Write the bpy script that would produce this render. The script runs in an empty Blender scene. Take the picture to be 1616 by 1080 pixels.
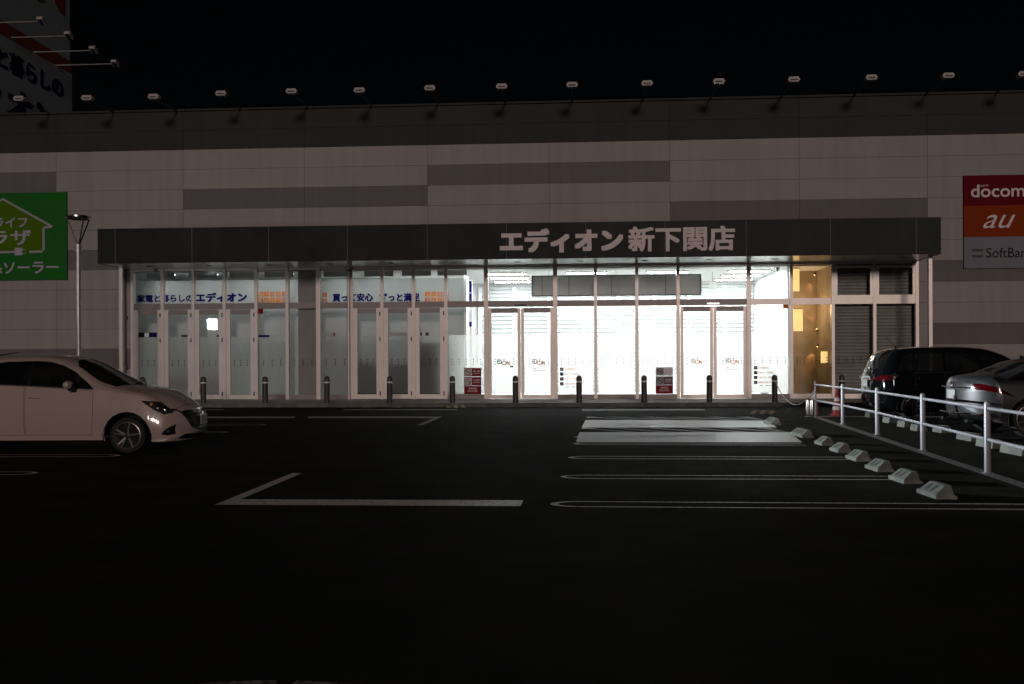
import bpy, bmesh, math, random
import numpy as np
from mathutils import Vector, Matrix
random.seed(7)
S = bpy.context.scene
COL = S.collection

# ------------------------------------------------------------------ camera, sky, sun, exposure
CAM_H = 1.42; FPX = 1560.0; HORIZ = 571.0; YAW = math.radians(3.9); ROLL = 0.0045
FW = Vector((-math.sin(YAW), math.cos(YAW), 0)); R0 = Vector((math.cos(YAW), math.sin(YAW), 0)); U0 = Vector((0, 0, 1))
RT = (R0 - ROLL * U0).normalized(); UP = (U0 + ROLL * R0).normalized()
cd = bpy.data.cameras.new('camera'); cam = bpy.data.objects.new('camera', cd); COL.objects.link(cam)
m = Matrix.Identity(4)
for i in range(3):
    m[i][0] = RT[i]; m[i][1] = UP[i]; m[i][2] = -FW[i]
m[2][3] = CAM_H
cam.matrix_world = m
cd.sensor_width = 36; cd.lens = FPX / 1616 * 36; cd.shift_y = (HORIZ - 540) / 1616; cd.clip_end = 2000; cd.clip_start = .1
S.camera = cam

SUN_EL, SUN_AZ = math.radians(12), math.radians(8)     # light comes from behind the viewer, a little to the right
w = bpy.data.worlds.new('World'); S.world = w; w.use_nodes = True
nt = w.node_tree; nt.nodes.clear()
sky = nt.nodes.new('ShaderNodeTexSky'); sky.sky_type = 'NISHITA'; sky.sun_disc = False
sky.sun_elevation = SUN_EL; sky.sun_rotation = math.radians(180) + SUN_AZ
bg = nt.nodes.new('ShaderNodeBackground'); bg.inputs['Strength'].default_value = 0.00022
wo = nt.nodes.new('ShaderNodeOutputWorld')
nt.links.new(sky.outputs[0], bg.inputs[0]); nt.links.new(bg.outputs[0], wo.inputs[0])
sd = bpy.data.lights.new('sun', 'SUN'); sun = bpy.data.objects.new('sun', sd); COL.objects.link(sun)
sd.energy = 0.68; sd.angle = math.radians(9); sd.color = (1.0, .84, .78)
sdir = Vector((math.sin(SUN_AZ) * math.cos(SUN_EL), -math.cos(SUN_AZ) * math.cos(SUN_EL), math.sin(SUN_EL)))
sun.rotation_euler = sdir.to_track_quat('Z', 'Y').to_euler()
sun.location = (0, -20, 20)
S.view_settings.view_transform = 'Standard'; S.view_settings.look = 'None'
S.view_settings.exposure = 0.0; S.view_settings.gamma = 1.0; S.view_settings.use_curve_mapping = False
try:
    S.cycles.use_denoising = True; S.cycles.max_bounces = 8; S.cycles.transparent_max_bounces = 12
    S.cycles.sample_clamp_indirect = 4
except Exception: pass

def ray(px, py):
    return (FW + RT * ((px - 808) / FPX) - UP * ((py - HORIZ) / FPX))
def FA(px, py, Y):                      # a point of the plane Y = const, as (X, Z)
    d = ray(px, py); t = Y / d.y
    return d.x * t, CAM_H + d.z * t
def FX(px, Y, py=520): return FA(px, py, Y)[0]
def FZ(px, py, Y): return FA(px, py, Y)[1]
def GR(px, py, z=0.0):                  # a point of the ground
    d = ray(px, py); t = (z - CAM_H) / d.z
    return d.x * t, d.y * t

# ------------------------------------------------------------------ materials
def mat(name, col, rough=.6, metal=0., var=.12, vscale=3., bump=0., bscale=40., coat=0., emit=None, estr=0., spec=.5):
    M = bpy.data.materials.new(name); M.use_nodes = True
    n = M.node_tree; b = n.nodes['Principled BSDF']
    b.inputs['Roughness'].default_value = rough; b.inputs['Metallic'].default_value = metal
    b.inputs['Coat Weight'].default_value = coat; b.inputs['Coat Roughness'].default_value = .05
    b.inputs['Specular IOR Level'].default_value = spec
    tc = n.nodes.new('ShaderNodeTexCoord')
    nz = n.nodes.new('ShaderNodeTexNoise'); nz.inputs['Scale'].default_value = vscale; nz.inputs['Detail'].default_value = 5
    n.links.new(tc.outputs['Object'], nz.inputs['Vector'])
    rp = n.nodes.new('ShaderNodeValToRGB')
    rp.color_ramp.elements[0].position = .3; rp.color_ramp.elements[1].position = .7
    rp.color_ramp.elements[0].color = [c * (1 - var) for c in col] + [1]
    rp.color_ramp.elements[1].color = [min(1, c * (1 + var)) for c in col] + [1]
    n.links.new(nz.outputs['Fac'], rp.inputs['Fac']); n.links.new(rp.outputs['Color'], b.inputs['Base Color'])
    if bump:
        n2 = n.nodes.new('ShaderNodeTexNoise'); n2.inputs['Scale'].default_value = bscale; n2.inputs['Detail'].default_value = 4
        n.links.new(tc.outputs['Object'], n2.inputs['Vector'])
        bp = n.nodes.new('ShaderNodeBump'); bp.inputs['Strength'].default_value = bump; bp.inputs['Distance'].default_value = .01
        n.links.new(n2.outputs['Fac'], bp.inputs['Height']); n.links.new(bp.outputs[0], b.inputs['Normal'])
    if emit:
        b.inputs['Emission Color'].default_value = list(emit) + [1]; b.inputs['Emission Strength'].default_value = estr
    return M

def glass_mat(name, tint=(1, 1, 1), refl=1.0, body=0.0, bodycol=(.01, .01, .01)):
    M = bpy.data.materials.new(name); M.use_nodes = True
    n = M.node_tree; n.nodes.clear()
    out = n.nodes.new('ShaderNodeOutputMaterial')
    tr = n.nodes.new('ShaderNodeBsdfTransparent'); tr.inputs[0].default_value = (*tint, 1)
    gl = n.nodes.new('ShaderNodeBsdfGlossy'); gl.inputs['Roughness'].default_value = .02
    fr = n.nodes.new('ShaderNodeFresnel'); fr.inputs['IOR'].default_value = 1.5
    mx = n.nodes.new('ShaderNodeMixShader')
    df = n.nodes.new('ShaderNodeBsdfDiffuse'); df.inputs[0].default_value = (*bodycol, 1)
    m0 = n.nodes.new('ShaderNodeMixShader'); m0.inputs[0].default_value = body
    n.links.new(tr.outputs[0], m0.inputs[1]); n.links.new(df.outputs[0], m0.inputs[2])
    n.links.new(fr.outputs[0], mx.inputs[0]); n.links.new(m0.outputs[0], mx.inputs[1]); n.links.new(gl.outputs[0], mx.inputs[2])
    n.links.new(mx.outputs[0], out.inputs[0])
    return M

def paper_mat(name, col, thru, trans=.5, wr=.12):     # sheet taped behind the glass: light comes through it
    M = bpy.data.materials.new(name); M.use_nodes = True
    n = M.node_tree; n.nodes.clear()
    out = n.nodes.new('ShaderNodeOutputMaterial')
    df = n.nodes.new('ShaderNodeBsdfDiffuse'); tl = n.nodes.new('ShaderNodeBsdfTranslucent'); tr = n.nodes.new('ShaderNodeBsdfTransparent')
    for q in (df, tl): q.inputs[0].default_value = (*col, 1)
    tc = n.nodes.new('ShaderNodeTexCoord'); mp = n.nodes.new('ShaderNodeMapping')
    mp.inputs['Rotation'].default_value = (0, .5, 0); mp.inputs['Scale'].default_value = (1.2, 1, .35)
    nz = n.nodes.new('ShaderNodeTexNoise'); nz.inputs['Scale'].default_value = 3.5; nz.inputs['Detail'].default_value = 3
    nz.inputs['Distortion'].default_value = .8
    n.links.new(tc.outputs['Object'], mp.inputs[0]); n.links.new(mp.outputs[0], nz.inputs['Vector'])
    bp = n.nodes.new('ShaderNodeBump'); bp.inputs['Strength'].default_value = .5; bp.inputs['Distance'].default_value = wr
    n.links.new(nz.outputs['Fac'], bp.inputs['Height'])
    for q in (df, tl): n.links.new(bp.outputs[0], q.inputs['Normal'])
    m1 = n.nodes.new('ShaderNodeMixShader'); m1.inputs[0].default_value = trans
    n.links.new(df.outputs[0], m1.inputs[1]); n.links.new(tl.outputs[0], m1.inputs[2])
    m2 = n.nodes.new('ShaderNodeMixShader'); m2.inputs[0].default_value = thru
    n.links.new(m1.outputs[0], m2.inputs[1]); n.links.new(tr.outputs[0], m2.inputs[2])
    n.links.new(m2.outputs[0], out.inputs[0])
    return M

def worn_paint(name, col, under, wear=.45, rough=.5):
    M = mat(name, col, rough, 0, .08, 2.)
    n = M.node_tree; b = n.nodes['Principled BSDF']
    src = b.inputs['Base Color'].links[0].from_socket
    tc = n.nodes.new('ShaderNodeTexCoord'); nz = n.nodes.new('ShaderNodeTexNoise')
    nz.inputs['Scale'].default_value = 22; nz.inputs['Detail'].default_value = 8; nz.inputs['Roughness'].default_value = .7
    n.links.new(tc.outputs['Object'], nz.inputs['Vector'])
    rp = n.nodes.new('ShaderNodeValToRGB'); rp.color_ramp.elements[0].position = wear - .06; rp.color_ramp.elements[1].position = wear + .06
    n.links.new(nz.outputs['Fac'], rp.inputs['Fac'])
    mx = n.nodes.new('ShaderNodeMixRGB'); mx.inputs[1].default_value = (*under, 1)
    n.links.new(rp.outputs['Color'], mx.inputs[0]); n.links.new(src, mx.inputs[2])
    n.links.new(mx.outputs[0], b.inputs['Base Color'])
    n2 = n.nodes.new('ShaderNodeTexNoise'); n2.inputs['Scale'].default_value = 90
    n.links.new(tc.outputs['Object'], n2.inputs['Vector'])
    bp = n.nodes.new('ShaderNodeBump'); bp.inputs['Strength'].default_value = .35; bp.inputs['Distance'].default_value = .004
    n.links.new(n2.outputs['Fac'], bp.inputs['Height']); n.links.new(bp.outputs[0], b.inputs['Normal'])
    return M

ASPH = (.021, .020, .0175)
M = dict(
    asphalt=mat('asphalt', ASPH, .82, 0, .35, 1.3, .6, 160, spec=.02),
    walkway=mat('walkway_concrete', (.30, .28, .26), .7, 0, .15, 4, .3, 60),
    curb=mat('curb_concrete', (.16, .15, .14), .8, 0, .2, 5, .4, 50),
    white_line=worn_paint('white_line_paint', (.70, .66, .63), ASPH, .42),
    faded_line=worn_paint('faded_line_paint', (.30, .30, .29), ASPH, .50),
    bay=worn_paint('bay_paint', (.36, .37, .40), (.12, .12, .13), .40, .38),
    hatch=worn_paint('hatch_paint', (.20, .19, .19), ASPH, .48, .6),
    panel_light=mat('light_cladding', (.345, .30, .288), .65, 0, .05, .6, .06, 30),
    panel_grey=mat('grey_cladding', (.165, .138, .136), .7, 0, .07, .8, .06, 30),
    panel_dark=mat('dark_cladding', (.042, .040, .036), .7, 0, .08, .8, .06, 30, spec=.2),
    core=mat('wall_core', (.12, .11, .105), .8),
    fascia=mat('fascia_metal', (.032, .032, .030), .5, .0, .2, .7, spec=.08),
    soffit=mat('soffit_white', (.50, .50, .50), .16, 0, .03),
    fixture=mat('fixture_dark', (.03, .03, .03), .4),
    frame=mat('frame_aluminium', (.68, .60, .555), .46, .6, .05, 2),
    header=mat('header_aluminium', (.27, .23, .225), .5, .3, .05, 2),
    hinge=mat('hinge_dark', (.10, .09, .085), .4, .8),
    glass=glass_mat('window_glass', (.97, .985, .98)),
    inner=mat('inner_wall_grey', (.50, .51, .51), .7, 0, .06, .7),
    hall=mat('hall_white', (.82, .83, .83), .6, 0, .03, 1),
    hallfloor=mat('hall_floor', (.72, .72, .70), .35, 0, .08, 3),
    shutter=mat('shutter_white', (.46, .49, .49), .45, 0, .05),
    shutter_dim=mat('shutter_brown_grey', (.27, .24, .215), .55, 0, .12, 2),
    brown=mat('brown_wall', (.34, .265, .18), .7, 0, .2, 2, .2, 20),
    tube=mat('ceiling_light_glow', (.9, .9, .9), .5, emit=(.97, 1., 1.), estr=88.0),
    tube_fill=mat('vestibule_fill_glow', (.9, .9, .9), .5, emit=(.92, 1., .98), estr=19.0),  # glow of the added vestibule fill strips
    square=mat('square_lamp_glow', (1, 1, 1), .5, emit=(.9, .97, 1.), estr=90.0),
    lantern=mat('lantern_glow', (.9, .7, .3), .6, 0, .3, 6, emit=(1., .66, .26), estr=1.0),
    spotglow=mat('spot_glow', (1, 1, 1), .6, emit=(1., .5, .2), estr=12.0),
    paper=paper_mat('white_paper', (.86, .86, .85), .02, .6, .02),
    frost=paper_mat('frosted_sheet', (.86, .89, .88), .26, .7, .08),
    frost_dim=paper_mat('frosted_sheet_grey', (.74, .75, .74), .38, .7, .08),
    dot=mat('dot_black', (.008, .008, .01), .6, spec=.1),
    blue=mat('sticker_blue', (.003, .004, .12), .6, 0, .05, spec=.1),
    navy=mat('sticker_navy', (.006, .008, .05), .6, spec=.1),
    orange=mat('sticker_orange', (.75, .22, .04), .6, spec=.1),
    orange_deep=mat('sign_orange', (.25, .034, .003), .7, 0, .05, spec=.1),
    red=mat('sign_red', (.13, .002, .006), .7, 0, .05, spec=.1),
    sticker_red=mat('sticker_red', (.24, .005, .012), .6, spec=.15),
    white=mat('sign_white', (.40, .38, .42), .6, 0, .04, spec=.2),
    whitedim=mat('board_white', (.21, .195, .225), .6, 0, .04, spec=.2),
    faded=mat('faded_purple', (.20, .10, .16), .6, spec=.1),
    letter=mat('letter_pale', (.78, .66, .65), .6, 0, .04, spec=.2),
    green=mat('sign_green', (.017, .14, .017), .7, 0, .05, spec=.1),
    lime=mat('sign_lime', (.075, .15, .003), .7, 0, .05, spec=.1),
    greylogo=mat('logo_grey', (.09, .085, .09), .6, spec=.12),
    signbox=mat('sign_box_grey', (.42, .42, .41), .6, 0, .12, 1.2),
    towerpanel=mat('tower_panel', (.30, .34, .36), .6, 0, .05),
    towerorange=mat('tower_orange', (.20, .035, .006), .6),
    towerblue=mat('tower_letter_blue', (.004, .005, .05), .7, spec=.1),
    lamp_body=mat('floodlight_housing', (.40, .35, .32), .5, 0.),
    lamp_arm=mat('floodlight_arm', (.09, .09, .09), .5, .3),
    galv=mat('galvanised_steel', (.50, .48, .47), .38, .6, .1),
    steel=mat('stainless_steel', (.62, .62, .62), .22, 1., .05),
    bollard=mat('bollard_brown', (.055, .045, .042), .45),
    rail=mat('rail_white_paint', (.27, .26, .285), .34, 0, .06),
    reflect=mat('reflective_band', (.85, .83, .78), .4),
    chain=mat('chain_rope', (.5, .48, .46), .5),
    conered=mat('cone_red', (.28, .012, .010), .5),
    conewhite=mat('cone_band', (.6, .55, .52), .5),
    stop=mat('stop_concrete', (.19, .195, .17), .75, 0, .2, 7, .5, 60),
    stopslot=mat('stop_slot', (.05, .05, .05), .8),
    block=mat('kerb_block_concrete', (.15, .15, .13), .8, 0, .18, 6, .5, 60),
    ramp=mat('rubber_ramp', (.05, .048, .045), .8), rampy=mat('ramp_yellow', (.30, .21, .07), .7),
    carwhite=mat('car_white', (.45, .34, .305), .32, 0, .02, 1, coat=.7),
    carblack=mat('car_black', (.0025, .003, .004), .07, 0, .02, 1, spec=.45),
    carsilver=mat('car_silver', (.036, .035, .037), .42, .4, .03, 1, coat=.2),
    carglass=glass_mat('car_glass', (.30, .33, .31), body=.55),
    trim=mat('black_trim', (.006, .006, .006), .45, spec=.2), rubber=mat('tyre_rubber', (.010, .010, .010), .8),
    alloy=mat('alloy_rim', (.30, .26, .25), .3, .7), alloydark=mat('alloy_dark', (.07, .06, .06), .35, .8),
    chrome=mat('chrome', (.75, .75, .77), .12, 1., .02),
    lens=mat('headlight_lens', (.03, .03, .035), .06, 0, coat=1.), redlens=mat('tail_lens', (.045, .0008, .002), .10, 0, .5, 25, coat=.6),
    plate=mat('licence_plate', (.28, .28, .27), .5), seatfab=mat('seat_fabric', (.03, .03, .03), .8),
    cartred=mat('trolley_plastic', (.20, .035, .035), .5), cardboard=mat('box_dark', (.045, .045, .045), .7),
    poster=mat('poster_pale', (.75, .77, .82), .5), plant=mat('leaf_green', (.05, .09, .03), .6),
    concrete=mat('soil_dark', (.03, .03, .03), .9),
)

def weather(M_, amt=.10, tone=.07):
    n = M_.node_tree; b = n.nodes['Principled BSDF']; src = b.inputs['Base Color'].links[0].from_socket
    ge = n.nodes.new('ShaderNodeNewGeometry'); mp = n.nodes.new('ShaderNodeMapping'); mp.inputs['Scale'].default_value = (2.2, 1, .16)
    nz = n.nodes.new('ShaderNodeTexNoise'); nz.inputs['Scale'].default_value = 1.6; nz.inputs['Detail'].default_value = 7; nz.inputs['Roughness'].default_value = .6
    n.links.new(ge.outputs['Position'], mp.inputs[0]); n.links.new(mp.outputs[0], nz.inputs['Vector'])
    mr = n.nodes.new('ShaderNodeMapRange'); mr.inputs['From Min'].default_value = .35; mr.inputs['From Max'].default_value = .65
    mr.inputs['To Min'].default_value = 1 - amt; mr.inputs['To Max'].default_value = 1.0
    n.links.new(nz.outputs['Fac'], mr.inputs['Value'])
    oi = n.nodes.new('ShaderNodeObjectInfo'); m2 = n.nodes.new('ShaderNodeMapRange')
    m2.inputs['To Min'].default_value = 1 - tone; m2.inputs['To Max'].default_value = 1.0
    n.links.new(oi.outputs['Random'], m2.inputs['Value'])
    mu = n.nodes.new('ShaderNodeMath'); mu.operation = 'MULTIPLY'; n.links.new(mr.outputs[0], mu.inputs[0]); n.links.new(m2.outputs[0], mu.inputs[1])
    vm = n.nodes.new('ShaderNodeVectorMath'); vm.operation = 'SCALE'; n.links.new(src, vm.inputs[0]); n.links.new(mu.outputs[0], vm.inputs['Scale'])
    n.links.new(vm.outputs[0], b.inputs['Base Color'])
M['bay'].node_tree.nodes['Principled BSDF'].inputs['Specular IOR Level'].default_value = .22
for k_ in ('panel_light', 'panel_grey', 'panel_dark', 'fascia'): weather(M[k_])
for k_ in ('stop', 'block', 'curb', 'rail'): weather(M[k_], .3, .2)

# ------------------------------------------------------------------ mesh builders
class MB:
    def __init__(s): s.v = []; s.f = []; s.mi = []
    def add(s, vs, fs, k=0):
        o = len(s.v); s.v += [tuple(v) for v in vs]; s.f += [tuple(i + o for i in f) for f in fs]; s.mi += [k] * len(fs); return s
    def box(s, x0, x1, y0, y1, z0, z1, k=0):
        vs = [(x, y, z) for x in (x0, x1) for y in (y0, y1) for z in (z0, z1)]
        return s.add(vs, [(0, 1, 3, 2), (4, 6, 7, 5), (0, 4, 5, 1), (2, 3, 7, 6), (0, 2, 6, 4), (1, 5, 7, 3)], k)
    def tube(s, pts, r, n=10, k=0, caps=True):
        pts = [Vector(p) for p in pts]; rr = r if isinstance(r, (list, tuple)) else [r] * len(pts)
        vs = []; fs = []; a = None
        for i, p in enumerate(pts):
            t = (pts[min(i + 1, len(pts) - 1)] - pts[max(i - 1, 0)]).normalized()
            if a is None: a = t.orthogonal().normalized()
            a = (a - t * a.dot(t)).normalized(); b = t.cross(a)
            for j in range(n):
                q = 2 * math.pi * j / n
                vs.append(p + (a * math.cos(q) + b * math.sin(q)) * rr[i])
        for i in range(len(pts) - 1):
            for j in range(n):
                fs.append((i * n + j, i * n + (j + 1) % n, (i + 1) * n + (j + 1) % n, (i + 1) * n + j))
        if caps:
            fs.append(tuple(range(n))[::-1]); fs.append(tuple((len(pts) - 1) * n + j for j in range(n)))
        return s.add(vs, fs, k)
    def lathe(s, prof, n=24, k=0, c=(0, 0, 0), axis='z'):
        vs = []; fs = []; L = len(prof)
        for j in range(n):
            q = 2 * math.pi * j / n
            for r, z in prof:
                p = (r * math.cos(q), r * math.sin(q), z)
                if axis == 'y': p = (p[0], p[2], p[1])
                vs.append((p[0] + c[0], p[1] + c[1], p[2] + c[2]))
        for j in range(n):
            for i in range(L - 1):
                a, b = j * L + i, ((j + 1) % n) * L + i
                fs.append((a, b, b + 1, a + 1) if axis == 'z' else (a, a + 1, b + 1, b))
        return s.add(vs, fs, k)
    def prism(s, poly, fn, d0, d1, k=0):    # poly 2-D, fn(u, v, d) -> 3-D
        n = len(poly)
        vs = [fn(u, v, d0) for u, v in poly] + [fn(u, v, d1) for u, v in poly]
        fs = [tuple(range(n)), tuple(range(2 * n - 1, n - 1, -1))] + [(i, i + n, (i + 1) % n + n, (i + 1) % n) for i in range(n)]
        return s.add(vs, fs, k)
    def build(s, name, mats, parent=None, loc=None, smooth=False, bevel=0):
        me = bpy.data.meshes.new(name); me.from_pydata(s.v, [], s.f)
        mats = mats if isinstance(mats, (list, tuple)) else [mats]
        for q in mats: me.materials.append(M[q] if isinstance(q, str) else q)
        if len(mats) > 1: me.polygons.foreach_set('material_index', s.mi)
        bm = bmesh.new(); bm.from_mesh(me); bmesh.ops.recalc_face_normals(bm, faces=bm.faces)
        if bevel: bmesh.ops.bevel(bm, geom=list(bm.edges), offset=bevel, segments=2, affect='EDGES', profile=.7, clamp_overlap=True)
        if smooth:
            for f in bm.faces: f.smooth = True
            for e in bm.edges:
                if len(e.link_faces) == 2 and e.calc_face_angle(0) > math.radians(38): e.smooth = False
        bm.to_mesh(me); bm.free()
        o = bpy.data.objects.new(name, me); COL.objects.link(o)
        if parent: o.parent = parent
        if loc: o.location = loc
        return o

def tag(o, label=None, cat=None, group=None, kind=None):
    if label: o['label'] = label
    if cat: o['category'] = cat
    if group: o['group'] = group
    if kind: o['kind'] = kind
    return o
def empty(name, loc, label=None, cat=None, group=None, rz=0):
    o = bpy.data.objects.new(name, None); COL.objects.link(o); o.location = loc; o.rotation_euler.z = rz; o.empty_display_size = .2
    return tag(o, label, cat, group)
def copy_tree(o, parent=None):
    c = o.copy(); COL.objects.link(c)
    if parent: c.parent = parent
    for ch in list(o.children): copy_tree(ch, c)
    return c
def box(name, x0, x1, y0, y1, z0, z1, mt, parent=None, bevel=0):
    return MB().box(x0, x1, y0, y1, z0, z1).build(name, mt, parent, bevel=bevel)

FONT = bpy.data.fonts.load('<builtin>') if '<builtin>' in bpy.data.fonts else None
def text_mesh(body, bold=0.0, shear=0., spacing=1.):
    c = bpy.data.curves.new('lettering', 'FONT'); c.body = body; c.size = 1.0; c.offset = bold; c.shear = shear; c.space_character = spacing
    c.resolution_u = 4
    o = bpy.data.objects.new('tmp', c); COL.objects.link(o)
    dg = bpy.context.evaluated_depsgraph_get(); me = bpy.data.meshes.new_from_object(o.evaluated_get(dg))
    bpy.data.objects.remove(o); bpy.data.curves.remove(c)
    return me
def lettering(body, x0, x1, z0, z1, y, mt, parent=None, bold=0., depth=.004, shear=0., name='lettering', frame=None, spacing=1.):
    """print text filling the rectangle x0..x1, z0..z1 on the plane Y=y (front towards -Y); frame maps (u,v,d) elsewhere"""
    me = text_mesh(body, 0, shear, spacing)
    co = np.empty(len(me.vertices) * 3); me.vertices.foreach_get('co', co); co = co.reshape(-1, 3)
    a, b = co.min(0), co.max(0); a = a - bold; b = b + bold
    fr = frame or (lambda uu, vv, d: (uu, y - d, vv))
    bm = bmesh.new(); shifts = [(0, 0)] if bold <= 0 else [(0, 0), (1, 0), (-1, 0), (0, 1), (0, -1), (1, 1), (-1, -1), (1, -1), (-1, 1)]
    if 0 < bold < .03 and bold * (x1 - x0) / (b[0] - a[0]) < .004: shifts = shifts[:3]
    for k, (sx2, sy2) in enumerate(shifts):
        u = x0 + (co[:, 0] + sx2 * bold - a[0]) / max(b[0] - a[0], 1e-6) * (x1 - x0)
        v = z0 + (co[:, 1] + sy2 * bold - a[1]) / max(b[1] - a[1], 1e-6) * (z1 - z0)
        n0 = len(bm.verts); f0 = len(bm.faces); bm.from_mesh(me); bm.verts.ensure_lookup_table(); bm.faces.ensure_lookup_table()
        for i in range(n0, len(bm.verts)): bm.verts[i].co = fr(u[i - n0], v[i - n0], 0.0)
        r = bmesh.ops.extrude_face_region(bm, geom=list(bm.faces)[f0:])
        off = Vector(fr(0, 0, depth + .0005 * k)) - Vector(fr(0, 0, 0))
        for e in r['geom']:
            if isinstance(e, bmesh.types.BMVert): e.co += off
    bmesh.ops.recalc_face_normals(bm, faces=bm.faces)
    me2 = bpy.data.meshes.new(name); bm.to_mesh(me2); bm.free(); bpy.data.meshes.remove(me)
    me2.materials.append(M[mt]); o = bpy.data.objects.new(name, me2); COL.objects.link(o)
    if parent: o.parent = parent
    return o

# ------------------------------------------------------------------ levels of the place
WZ = .12                    # walkway level
YG = 34.32; YF = 32.0; YC = 30.85   # glass front, canopy fascia, kerb face
ZS = 4.76                   # soffit level
def gx(px): return FX(px, YG)

# ------------------------------------------------------------------ ground
tag(MB().add([(-400, -200, 0), (400, -200, 0), (400, 500, 0), (-400, 500, 0)], [(0, 1, 2, 3)]).build('ground', 'concrete'), kind='structure').location.z = -.02
tag(MB().add([(-60, -30, 0), (60, -30, 0), (60, YC, 0), (-60, YC, 0)], [(0, 1, 2, 3)]).build('asphalt_road', 'asphalt'), kind='structure')
wk = tag(MB().box(-40, 40, YC + .15, YG + 8.9, -.1, WZ).build('walkway_pavement', 'walkway'), kind='structure')
for i in range(60):
    x = -34 + i * 1.0
    kb = box('kerb_stone', x + .004, x + .996, YC, YC + .145, -.1, WZ + .006, 'curb', wk)
def flat(name, px, mt, z=.004, world=None):
    pts = world or [GR(a, b) for a, b in px]
    o = MB().add([(x, y, z) for x, y in pts], [tuple(range(len(pts)))]).build(name, mt)
    if o.data.polygons[0].normal.z < 0: o.data.flip_normals()
    return tag(o, kind='structure')
def hairpin(px_tip, py_tip, px_end, sep=.37, wd=.05, mt='white_line', end='r', dy=0.):
    tx, ty = GR(px_tip, py_tip); ex, ey = GR(px_end, py_tip + dy)
    sg = 1 if end == 'r' else -1; r = sep / 2; cx = tx + sg * r * 1.5
    out, inn = [], []
    dxy = (ey - ty) / (ex - tx)
    for i in range(13):
        a = -math.pi / 2 + math.pi * i / 12
        for L, q in ((out, r + wd / 2), (inn, r - wd / 2)):
            L.append((cx - sg * math.cos(a) * q * 1.5, ty + math.sin(a) * q))
    out = [(ex, ty - r - wd / 2 + dxy * (ex - tx))] + out + [(ex, ty + r + wd / 2 + dxy * (ex - tx))]
    inn = [(ex, ty - r + wd / 2 + dxy * (ex - tx))] + inn + [(ex, ty + r - wd / 2 + dxy * (ex - tx))]
    n = len(out)
    o = MB().add([(x, y, .004) for x, y in out + inn], [(i, i + 1, n + i + 1, n + i) for i in range(n - 1)]).build('parking_line', mt)
    for p in o.data.polygons:
        if p.normal.z < 0: o.data.flip_normals(); break
    return tag(o, kind='structure')
hairpin(874, 796, 1680, .35, .05, dy=5)
hairpin(889, 753, 1408, .35, .05, dy=2)
hairpin(900, 722.5, 1338, .35, .05, dy=1.5)
hairpin(908, 700.9, 1268, .32, .05, dy=1)
hairpin(185, 719.8, -120, .34, .05, end='l')
hairpin(54, 747.5, -200, .34, .05, end='l')
hairpin(356, 682.6, 60, .34, .07, end='l')
hairpin(216, 700.3, 20, .34, .05, mt='faded_line', end='l')
hairpin(416, 670.6, 150, .34, .07, mt='faded_line', end='l')
flat('parking_line', [(250, 658), (466, 658), (463, 660.3), (250, 660.3)], 'faded_line')
flat('parking_line', [(260, 646.6), (354, 646.6), (352, 647.6), (260, 647.6)], 'faded_line')
flat('parking_line', [(544, 646.5), (722, 646.2), (722, 647.4), (541, 647.7)], 'faded_line')
flat('parking_line', [(918, 647.0), (1112, 646.6), (1112, 647.5), (918, 648)], 'faded_line')
flat('parking_line', [(1270, 657.2), (1640, 657.8), (1640, 659.0), (1270, 658.4)], 'faded_line')
flat('road_marking', [(488, 657.6), (698, 657.9), (668, 671), (658.5, 671), (685, 660.4), (485, 660.2)], 'faded_line')
flat('road_marking', [(339, 797.3), (462, 747), (476, 747.5), (380, 788.6), (826, 790.2), (821.5, 799.5)], 'white_line')
# curved paint close to the viewer, cut by the lower edge
for a0, a1 in ((95, 150), (40, 86)):
    cx, cy = GR(425, 1108); rx, ry = .56, .27
    pts = [(cx + rx * math.cos(math.radians(a0 + (a1 - a0) * i / 10)), cy + ry * math.sin(math.radians(a0 + (a1 - a0) * i / 10))) for i in range(11)]
    pts2 = [(cx + .6 * (x - cx), cy + .6 * (y - cy)) for x, y in pts][::-1]
    flat('road_marking', None, 'faded_line', world=pts + pts2)
# accessible bays
flat('parking_bay_paint', [(924, 663.3), (1212, 664.2), (1226, 675.0), (918, 675.3)], 'bay')
flat('parking_bay_paint', [(914.5, 682.6), (1246, 682.6), (1266, 698.6), (909, 698.3)], 'bay')
for ya, yb, xa, xb in ((658.3, 663.0, 922, 1204), (675.7, 682.2, 915, 1238)):
    sh = 92
    flat('hatch_stripe', [(xa + 5, ya), (xa + 12, ya), (xa + 30, ya + 1.4), (xa + 3, ya + 1.4)], 'bay')
    n = 5; stp = (xb - xa - 25) / n
    for k in range(n + 1):
        a = xa + 12 + stp * (k - .6)
        p = [(a, ya), (a + stp * .42, ya), (a + sh + stp * .42, yb), (a + sh, yb)]
        p = [(min(max(x, xa - 3), xb + 4), y) for x, y in p]
        if p[0][0] < p[1][0] or p[2][0] > p[3][0]: flat('hatch_stripe', p, 'hatch')
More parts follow.
